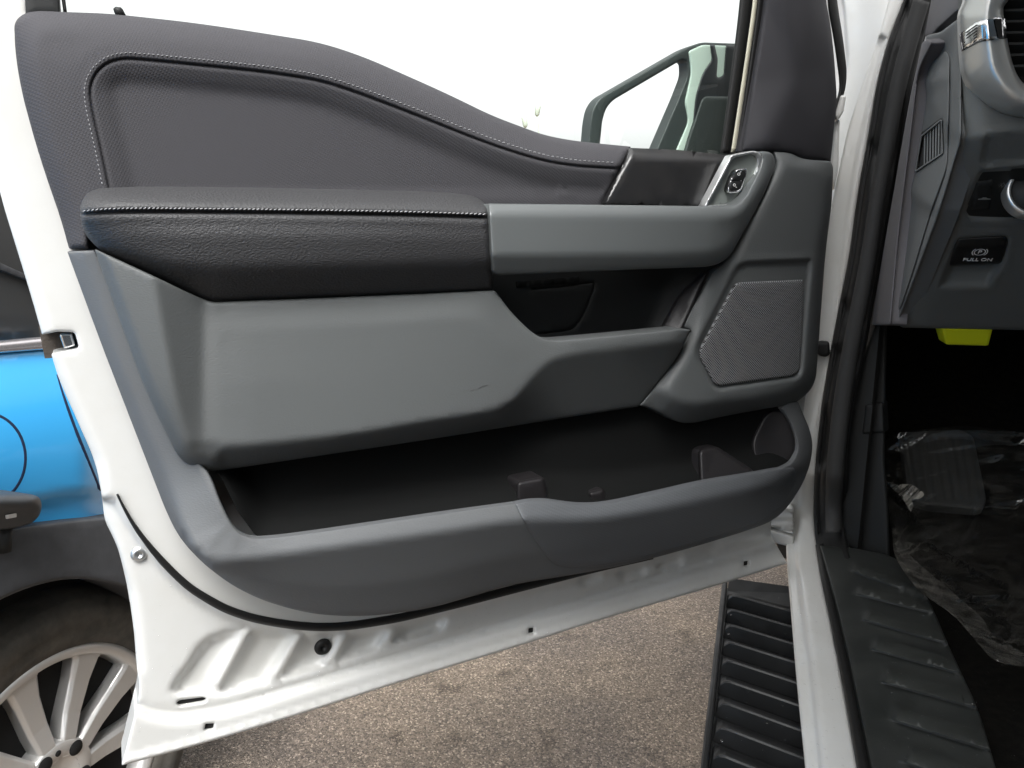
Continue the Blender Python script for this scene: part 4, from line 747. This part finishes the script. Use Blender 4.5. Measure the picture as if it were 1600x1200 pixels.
# big air vent with a silver surround
vo = path([(1512,-90,2),(1508,0,20),(1499,18,14),(1501,80,30),(1505,117,30),(1519,143,40),(1543,165,40),(1569,179,40),(1605,185,40),(1800,195,2),(1800,-90,2)], 4, step=5)
vi = path([(1585,-90,2),(1577,0,10),(1567,11,8),(1570,40,20),(1574,62,20),(1581,96,30),(1590,120,30),(1606,138,30),(1650,152,30),(1800,160,2),(1810,-90,2)], 4, step=5)
VP_ = YP(Z1[1]-.016)
def vw(P):
    a = segdist(P, vo[:-1], False); b = segdist(P, vi, False); t = a/(a+b+1e-6); return .004+.040*np.sin(np.clip(t, 0, 1)*math.pi*.62)**.8-.03*np.clip(t-.62, 0, 1)
vi_in = vi[(vi[:, 0] < 1795)]
vo2 = np.concatenate([vo[vo[:, 0] < 1795], vi_in[::-1]])
relief('vent_surround', vo2, VP_, vw, mat('satin_silver_paint', (.50, .50, .48), .30, .6), dash, spacing=6, bevel=(2, .002), skirt=.01, skirtdir=(0, -1, 0))
band = path([(1500,52,2),(1526,34,6),(1557,27,6),(1570,28,2),(1574,60,2),(1560,61,6),(1529,66,6),(1504,80,2)], 3, step=3)
relief('vent_band', band, VP_, lambda P: vw(P)+.0025, 'chrome', dash, spacing=4, bevel=(1.5, .0015), skirt=.004)
mb = MB()
for i in range(6):
    x0, y0 = 1502+i*.4, 54+i*4.6; P = np.array([(x0+(7 if i < 3 else 1), y0-(4 if i < 3 else 0)), (1526, y0-16), (1526, y0-14.2), (x0+(7 if i < 3 else 1), y0+1.8-(4 if i < 3 else 0))]); V = VP_(P, vw(P)+.0034); mb.add(V, [(0,1,2,3)])
P = np.array([(1554,30),(1565,29),(1567,59),(1560,60)]); mb.add(VP_(P, vw(P)+.0034), [(0,1,2,3)])
mb.build('vent_band_slots', 'dark', dash, False)
relief('duct_shade', path([(1560,-90),(1800,-90),(1800,170),(1590,150),(1565,60)], 3, step=10), YP(Z1[1]-.021), 0, 'dark', dash, spacing=20, bevel=(0, 0), skirt=0)  # flat black sheet ahead of the fascia, painted shade of the duct
for i in range(8):
    y = 12+i*17.5-35; x = 1570+max(0, (y-60))*.25; P = [(x, y+2), (1800, y-4), (1800, y+8), (x, y+9)]
    Q = VP_(P, .018); Q = np.concatenate([Q[:2], Q[:2]+[0, .008, -.006], ]); mb = MB(); Q2 = Q+[0, 0, -.0022]; mb.add(np.concatenate([Q, Q2]), [(0,1,3,2),(4,6,7,5),(0,4,5,1)]); mb.build('louvre', 'black', dash, False)
# ================================================================== running board
RB = ZP(.50)
bl = XP(-.04)
xo = float(RB([(1108,1080)], 0)[0][0])
step = MB(); ys = np.linspace(-1.2, 1.42, 2)
rb = empty_none = None
def rbox(mb, x0, x1, y0, y1, z0, z1): mb.box((x0, y0, z0), (x1, y1, z1))
mb = MB(); rbox(mb, xo+.006, .20, -1.6, 1.42, .44, .485); rbox(mb, xo, xo+.010, -1.6, 1.425, .435, .500)
rbd = mb.build('running_board', 'step', truck, False, .003)
ya = float(RB([(1127,935)], 0)[0][1]); yb = float(RB([(1105,1185)], 0)[0][1]); per = (ya-yb)/8
q0, q1 = RB([(1118,1010)], 0)[0], RB([(1243,1050)], 0)[0]; SK = (q1[1]-q0[1])/(q1[0]-q0[0])
mb = MB()
for k in range(-30, 9):
    y = ya-per*(8-k) if False else yb+per*k
    x0 = xo+.012; x1 = .20; zt = .512
    prof = [(-.001, .486), (.0, zt-.002), (.002, zt), (.005, zt-.001), (per*.55, .497), (per*.86, .489), (per*.93, .486)]
    V = []; n = len(prof)
    for xx, s in ((x0, .1), (x0+.003, .6), (x0+.010, .92), (x0+.018, 1), (x1, 1)):
        V += [(xx, y+a*(1 if s > .5 else .8)+SK*(xx-x0), .486+(z-.486)*s) for a, z in prof]
    F = [(i*n+j, i*n+j+1, (i+1)*n+j+1, (i+1)*n+j) for i in range(4) for j in range(n-1)]+[tuple(range(n))]
    mb.add(V, F)
mb.build('tread', 'step', truck, False)
mb = MB(); V = [(xo+.012, ya+per*1.05, .488), (.2, ya+per*1.05+SK*.2, .488), (.2, 1.42, .505), (xo+.012, 1.42, .505)]; mb.add(V, [(0, 1, 2, 3)]); mb.build('board_end', 'step', truck, False)
# ================================================================== water drops
mb = MB()
for _ in range(150):
    y = rng.uniform(.5, 1.25); mb.drop((rng.uniform(.082, .128), y, .622), (0, 0, 1), rng.uniform(.0006, .0016), .5)
for _ in range(420):
    px, py = rng.uniform(205, 1180), 0; lo = np.interp(px, [190, 500, 800, 1230], [1190, 1105, 1010, 882]); hi = np.interp(px, [190, 300, 500, 800, 1230], [800, 945, 995, 930, 840]); py = rng.uniform(hi, lo)
    p = np.array([[px, py]]); 
    if sdist(p, sh_out)[0] < 4: continue
    mb.drop(DOOR(p, shell_w(p))[0], Dn, rng.uniform(.0005, .0013), .5)
for _ in range(120):
    mb.drop((rng.uniform(xo+.02, .19), rng.uniform(.4, 1.4), .507), (0, 0, 1), abs(rng.normal(0, .0012))+.0006, .4)
for _ in range(90):
    px, py = rng.uniform(1380, 1600), rng.uniform(900, 1190)
    mb.drop(ZP(.656)([(px, py)], 0)[0], (0, 0, 1), rng.uniform(.0005, .0011), .6)
wdm = glass_mat('water', (1, 1, 1), .02, .02)
o = mb.build('rain_drops', wdm); tag(o, 'tiny clear rain drops on the white sill, door flange and black step', None, None, 'stuff')

# ================================================================== yellow plug cover
mb = MB(); yf = 1.26
Q = FA([(1471,513),(1553,513),(1546,541),(1478,539)], .012); dpt = np.array([0, .05, 0]); V = list(Q)+list(Q+dpt)
mb.add(V, [(0,3,2,1),(4,5,6,7),(0,1,5,4),(1,2,6,5),(2,3,7,6),(3,0,4,7)])
yo = mb.build('diagnostic_plug', 'yellow', None, False, .004); tag(yo, 'bright yellow plastic plug hanging below the dashboard edge', 'plug')
# ================================================================== plastic film
fo = path([(1374,700,10),(1382,690,10),(1400,676,10),(1500,664,30),(1720,690,4),(1760,1080,4),(1640,1052,30),(1600,1040,20),(1570,1038,10),(1548,1027,8),(1520,995,14),(1490,960,20),(1445,930,20),(1420,905,20),(1397,868,14),(1393,830,20),(1388,790,20),(1380,740,20)], 6, step=5)
class FilmP:
    n = np.array([0, 0, 1.0])
    def __call__(s, P, w):
        P = np.asarray(P, float).reshape(-1, 2); k = sm(P[:, 1], 860, 760)[:, None] if False else (1-sm(P[:, 1], 770, 880))[:, None]
        w = np.broadcast_to(np.asarray(w, float), (len(P),)); return FR(P, .030+w)*k+ZP(.655)(P, w)*(1-k)
    def uv(s, Q): return Q[:, :2]
FL = FilmP()
cr_ = [(rng.uniform(1380, 1650), rng.uniform(680, 1060), rng.uniform(0, math.pi), rng.uniform(25, 90), rng.uniform(2.5, 6), rng.uniform(-.006, .007)) for _ in range(95)]
def film_w(P):
    w = .008+.010*np.sin(P[:, 0]*.021+P[:, 1]*.013)*np.sin(P[:, 1]*.019-P[:, 0]*.008)
    for x, y, a, L, wd2, h in cr_:
        a = -.6+.5*math.sin(a*3); dx, dy = P[:, 0]-x, P[:, 1]-y; s = dx*math.cos(a)-dy*math.sin(a)*-1; t = -dx*math.sin(a)*-1*-1+dy*math.cos(a); w = w+h*np.exp(-(s/L)**2-(t/wd2)**2)
    return w+.014*np.exp(-(segdist(P, fo)/16.)**2)
ff = relief('floor_film', fo, FL, film_w, 'film', None, spacing=4.5, bevel=(0, 0), skirt=.0)
tag(ff, 'crumpled clear plastic floor film printed with black warning words', 'plastic film')
relief('film_fold', path([(1394,838,10),(1405,845,10),(1425,872,20),(1465,905,20),(1500,935,20),(1535,965,10),(1550,992,10),(1575,1006,10),(1612,1030,10),(1640,1040),(1640,1054,10),(1600,1041,20),(1570,1039,10),(1548,1028,8),(1520,996,14),(1490,961,20),(1445,931,20),(1420,906,20),(1397,869,14)], 6, step=5), FL, lambda P: film_w(P)+.003, 'fold', ff, spacing=4.5, bevel=(0, 0), skirt=0)
relief('film_fold', path([(1384,752,4),(1402,757,6),(1424,756,6),(1446,772,5),(1436,781,5),(1422,778,6),(1428,790,5),(1423,800,2),(1410,778,8),(1396,765,8)], 3, step=3), FL, lambda P: film_w(P)+.004+(P[:, 0]-1384)*.0007+.004*np.sin(P[:, 0]*.3+P[:, 1]*.25), 'glint', ff, spacing=4, bevel=(0, 0), skirt=0)  # small tilted fold, its glint put into the pale diffuse colour
mb = MB()
fxv = Plane((0, 0, .66), (0, 0, 1))
for (px, py, ang, size, body_) in ((1420,800,-52,.034,'REMOVE'), (1478,905,-38,.034,'REMOVE'), (1545,905,-22,.034,'BEFORE'), (1500,880,-30,.034,'OCCUPANCY'), (1545,955,-38,.034,'REMOVED'), (1572,1008,-32,.030,'REMOVED')):
    V, F = text(body_, (0, 0, 0), (1, 0, 0), (0, 1, 0), 1.0, 'x', 'print_', None, 0); h = size*560
    c_, s_ = math.cos(R(-ang)), math.sin(R(-ang)); px2 = px+(V[:, 0]*c_+V[:, 1]*s_*.6)*h; py2 = py+(V[:, 0]*s_-V[:, 1]*c_*.6)*h
    P = np.stack([px2, py2], 1); mb = MB(); mb.add(FL(P, film_w(P)+.002), F)
    mb.build('film_print', 'print_', ff, False)

# ================================================================== blue car
bc = empty('blue_car', (-1.4, .7, 0), 'bright blue car with black wheel arch parked beyond the open white door', 'car')
BX = -1.0; BP = XP(BX, 1)
bb = path([(-700,660,2),(-700,640,2),(0,552,60),(92,545,10),(105,560,10),(135,640,80),(160,720,80),(200,800,40),(240,850,20),(-60,870,20),(-700,1060,2)], 6, step=10)
def bw(P):
    y0 = np.interp(P[:, 0], [-700, 0, 160], [920, 790, 768]); s = P[:, 1]-y0
    return .02+.03*np.sin(np.clip((P[:, 1]-np.interp(P[:, 0], [-700, 0, 160], [640, 552, 540]))/260., 0, 1)*math.pi*.8)-.012*sm(s, -6, 6)-.10*sm(P[:, 0], 120, 260)
fd = path([(-22+62*math.cos(t), 716+70*math.sin(t)) for t in np.linspace(0, 2*math.pi, 40, endpoint=False)], 10, step=5)
pg = path([(89,585),(97,612),(110,650),(128,697),(150,752),(170,800)], 40, False, 5)
blue = relief('bodywork', bb, BP, bw, 'blue', bc, spacing=11, bevel=(3, .003), skirt=.10)
ribbon('fuel_door_gap', fd, 6, BP, lambda c: bw(c)-.001, .0014, 'gapblue', bc, closed=True)
ribbon('panel_gap', pg, [3, 6, 6, 6, 5], BP, lambda c: bw(c)-.001, .0014, 'gapblue', bc)
cl_out = path([(-700,1010,2),(0,826,60),(120,812,20),(200,806,20),(330,860,30),(400,960,30),(410,1040,20),(400,1060,4),(330,1062,4),(318,1030,40),(270,960,60),(200,915,60),(120,902,60),(60,912,60),(0,936,60),(-80,980,60),(-170,1080,60),(-200,1180,30),(-700,1180,2)], 6, step=8)
relief('wheel_arch', cl_out, BP, Field([(-700,1010,.03),(0,826,.050),(160,812,.050),(430,960,.04),(480,1100,.02),(330,1060,.055),(200,915,.060),(60,912,.060),(-80,980,.06),(-700,1180,.03)], (), 10), 'clad', bc, spacing=10, bevel=(5, .008), skirt=.10)
relief('side_window', path([(-700,330),(-40,130),(70,130),(95,400),(100,525),(0,536),(-700,640)], 4, step=10), BP, -.02, 'carglass', bc, spacing=30, bevel=(2, .001), skirt=.02)
relief('window_pillar', path([(-30,395),(10,415),(60,437),(66,470),(50,440),(-30,410)], 3, step=8), BP, -.012, 'clad', bc, spacing=15, bevel=(2, .001), skirt=.01)
relief('chrome_trim', path([(-700,632),(0,535),(91,526),(98,532),(90,545),(0,552),(-700,660)], 3, step=8), BP, .028, mat('bright_trim', (.80, .76, .78), .18, .8), bc, spacing=15, bevel=(5, .006), skirt=.02)
mb = MB(); mb.box((-2.6, -1.6, .25), (BX-.30, 1.5, .90)); mb.box((-2.6, -1.6, .25), (BX-.05, .25, .90)); mb.box((-2.5, -1.2, .90), (BX-.14, 1.0, 1.38)); mb.build('car_shell', 'blue', bc, False, .06)
arc_l = relief('wheel_liner', path([(-260,880),(380,860),(340,1060),(275,1120),(262,1240),(-260,1240)], 6, step=20), XP(BX-.06, 1), 0, 'dark', bc, spacing=60, bevel=(0, 0), skirt=0)
wc = hit([(90, 1216)], (BX-.03, 0, 0), np.array([1.0, 0, 0]))[0]; RR = wc[2]-.0
ax = np.array([1.0, 0, 0]); wu = np.array([0, 1.0, 0]); wv = np.array([0, 0, 1.0])
TR = RR; rimR = .205
wheel = MB(); wheel.lathe([(TR*.72, -.22), (TR*.93, -.21), (TR, -.17), (TR, -.03), (TR*.975, -.008), (TR*.945, .003), (TR*.94, .006), (TR*.90, .009), (TR*.895, .011), (TR*.86, .012), (TR*.80, .013), (TR*.795, .011), (TR*.75, .011), (rimR*1.09, .008), (rimR*1.03, .004), (rimR*1.02, -.01)], wc, ax, wu, wv, 96)
tw = wheel.build('wheel', 'tyre', bc)
rim = MB(); rim.lathe([(rimR*1.03, -.01), (rimR*1.035, .003), (rimR*1.0, .006), (rimR*.96, .004), (rimR*.93, -.006), (rimR*.91, -.03), (rimR*.90, -.16), (.06, -.16)], wc, ax, wu, wv, 96)
rim.build('rim', 'alloy', tw)
def pc(r, a, h): return wc+ax*h+wu*r*math.cos(a)+wv*r*math.sin(a)
for k in range(10):
    a = R(99+36*k); sp = MB(); rows = []
    for r, hw, h in ((.035, .32, .006), (.065, .255, .004), (.10, .185, -.002), (.15, .145, -.004), (.185, .150, -.003), (.197, .19, -.003)):
        row = []
        for s, dz in ((-1, -.030), (-1, -.006), (-.72, 0), (.72, 0), (1, -.006), (1, -.030)): row.append(pc(r, a+s*hw*.95*(1 if r > .05 else 1), h+dz))
        rows.append(row)
    n = 6; sp.add([p for r_ in rows for p in r_], [(i*n+j, i*n+j+1, (i+1)*n+j+1, (i+1)*n+j) for i in range(5) for j in range(5)])
    sp.build('spoke', 'alloy', tw, False, .0015)
hub = MB(); hub.lathe([(.062, -.03), (.062, .002), (.058, .006), (.036, .006), (.034, .003), (.0001, .003)], wc, ax, wu, wv, 48); hub.build('hub', 'alloy', tw)
for k in range(5):
    a = R(99+18+72*k); c = pc(.047, a, .0065); b = MB(); b.lathe([(.0125, 0), (.0115, .0015), (.0001, .0015)], c, ax, wu, wv, 20); b.build('bolt_well', 'dark', tw)
b = MB(); b.lathe([(.005, 0), (.005, .001), (.0001, .001)], pc(.046, R(88), .0065), ax, wu, wv, 14); b.build('bolt_well', 'dark', tw)
c = pc(rimR*.90, R(128), -.02); b = MB(); b.tube([c, c+ax*.012, c+ax*.013, c+ax*.024], [.006, .006, .0042, .004], 12); b.build('valve', 'silver', tw)
b = MB(); b.lathe([(.17, -.10), (.0001, -.10)], wc, ax, wu, wv, 40); b.lathe([(.13, -.085), (.12, -.082), (.06, -.082)], wc, ax, wu, wv, 40); b.build('brake_disc', mat('brake_dark', (.02, .02, .02), .5, .4), tw)
# dark paddle shaped plastic piece between the vehicles
pp = XP(-.93, 1)
pd = relief('plastic_paddle', path([(-180,795,20),(-100,774,30),(0,771,30),(45,771,12),(62,776,12),(66,790,10),(62,806,12),(48,819,14),(20,826,20),(-60,835,30),(-180,850,20)], 6, step=4), pp, Field([(-180,795,.03),(0,771,.03),(60,775,.03),(66,795,.02),(50,819,.012),(0,828,.012),(-180,850,.01),(0,785,.045),(50,785,.042),(55,797,.022),(0,806,.024),(-180,815,.03)], (), 5), mat('dark_satin_plastic', (.045, .048, .052), .45), None, spacing=6, bevel=(5, .010), skirt=.05)
tag(pd, 'dark grey rounded plastic paddle with a small white sticker beside the blue car', 'paddle')
relief('sticker', path([(9,805),(26,802),(26,808),(10,811)], 1, step=3), pp, Field([(0,785,.045),(50,785,.042),(55,797,.022),(0,806,.027),(0,814,.022),(30,800,.028)], (), 3), 'sticker', pd, spacing=6, bevel=(0, 0), skirt=.001)
mb = MB(); q = pp([(4,820),(6,862)], -.01); mb.tube([q[0], q[1]], [.012, .009], 14); mb.build('stem', 'black', pd)
# ================================================================== street lamps far off, seen over the door trim
def lamp(px, py, dist, tilt):
    p = CAM+rays([(px, py)])[0]*dist; base = (p[0], p[1], 0)
    e = empty('street_lamp', base, 'x', 'street lamp', 'distant street lamps above the window sill')
    k = dist/FPX; mb = MB(); mb.tube([(p[0], p[1], 0), (p[0], p[1], p[2]-22*k), (p[0]+tilt*3*k, p[1], p[2]-14*k)], [1.6*k, 1.0*k, .9*k], 8); mb.build('pole', lampm, e)
    mb = MB(); mb.tube([p+np.array([tilt*3*k, 0, -15*k]), p+np.array([tilt*3*k, 0, -12*k]), p+np.array([tilt*k, 0, 0]), p+np.array([tilt*k, 0, 1.5*k])], [1.5*k, 3.6*k, 4.2*k, 3.6*k], 10); mb.build('lamp_head', lampm, e); return e
lampm = mat('pale_lamp_metal', (.45, .50, .42), .5, coord='Object')
lamp(842, 166, 26, -1)['label'] = 'taller pale street lamp showing over the sloping door top, the right one'
lamp(818, 184, 28, 1)['label'] = 'lower pale street lamp showing over the sloping door top, the left one'
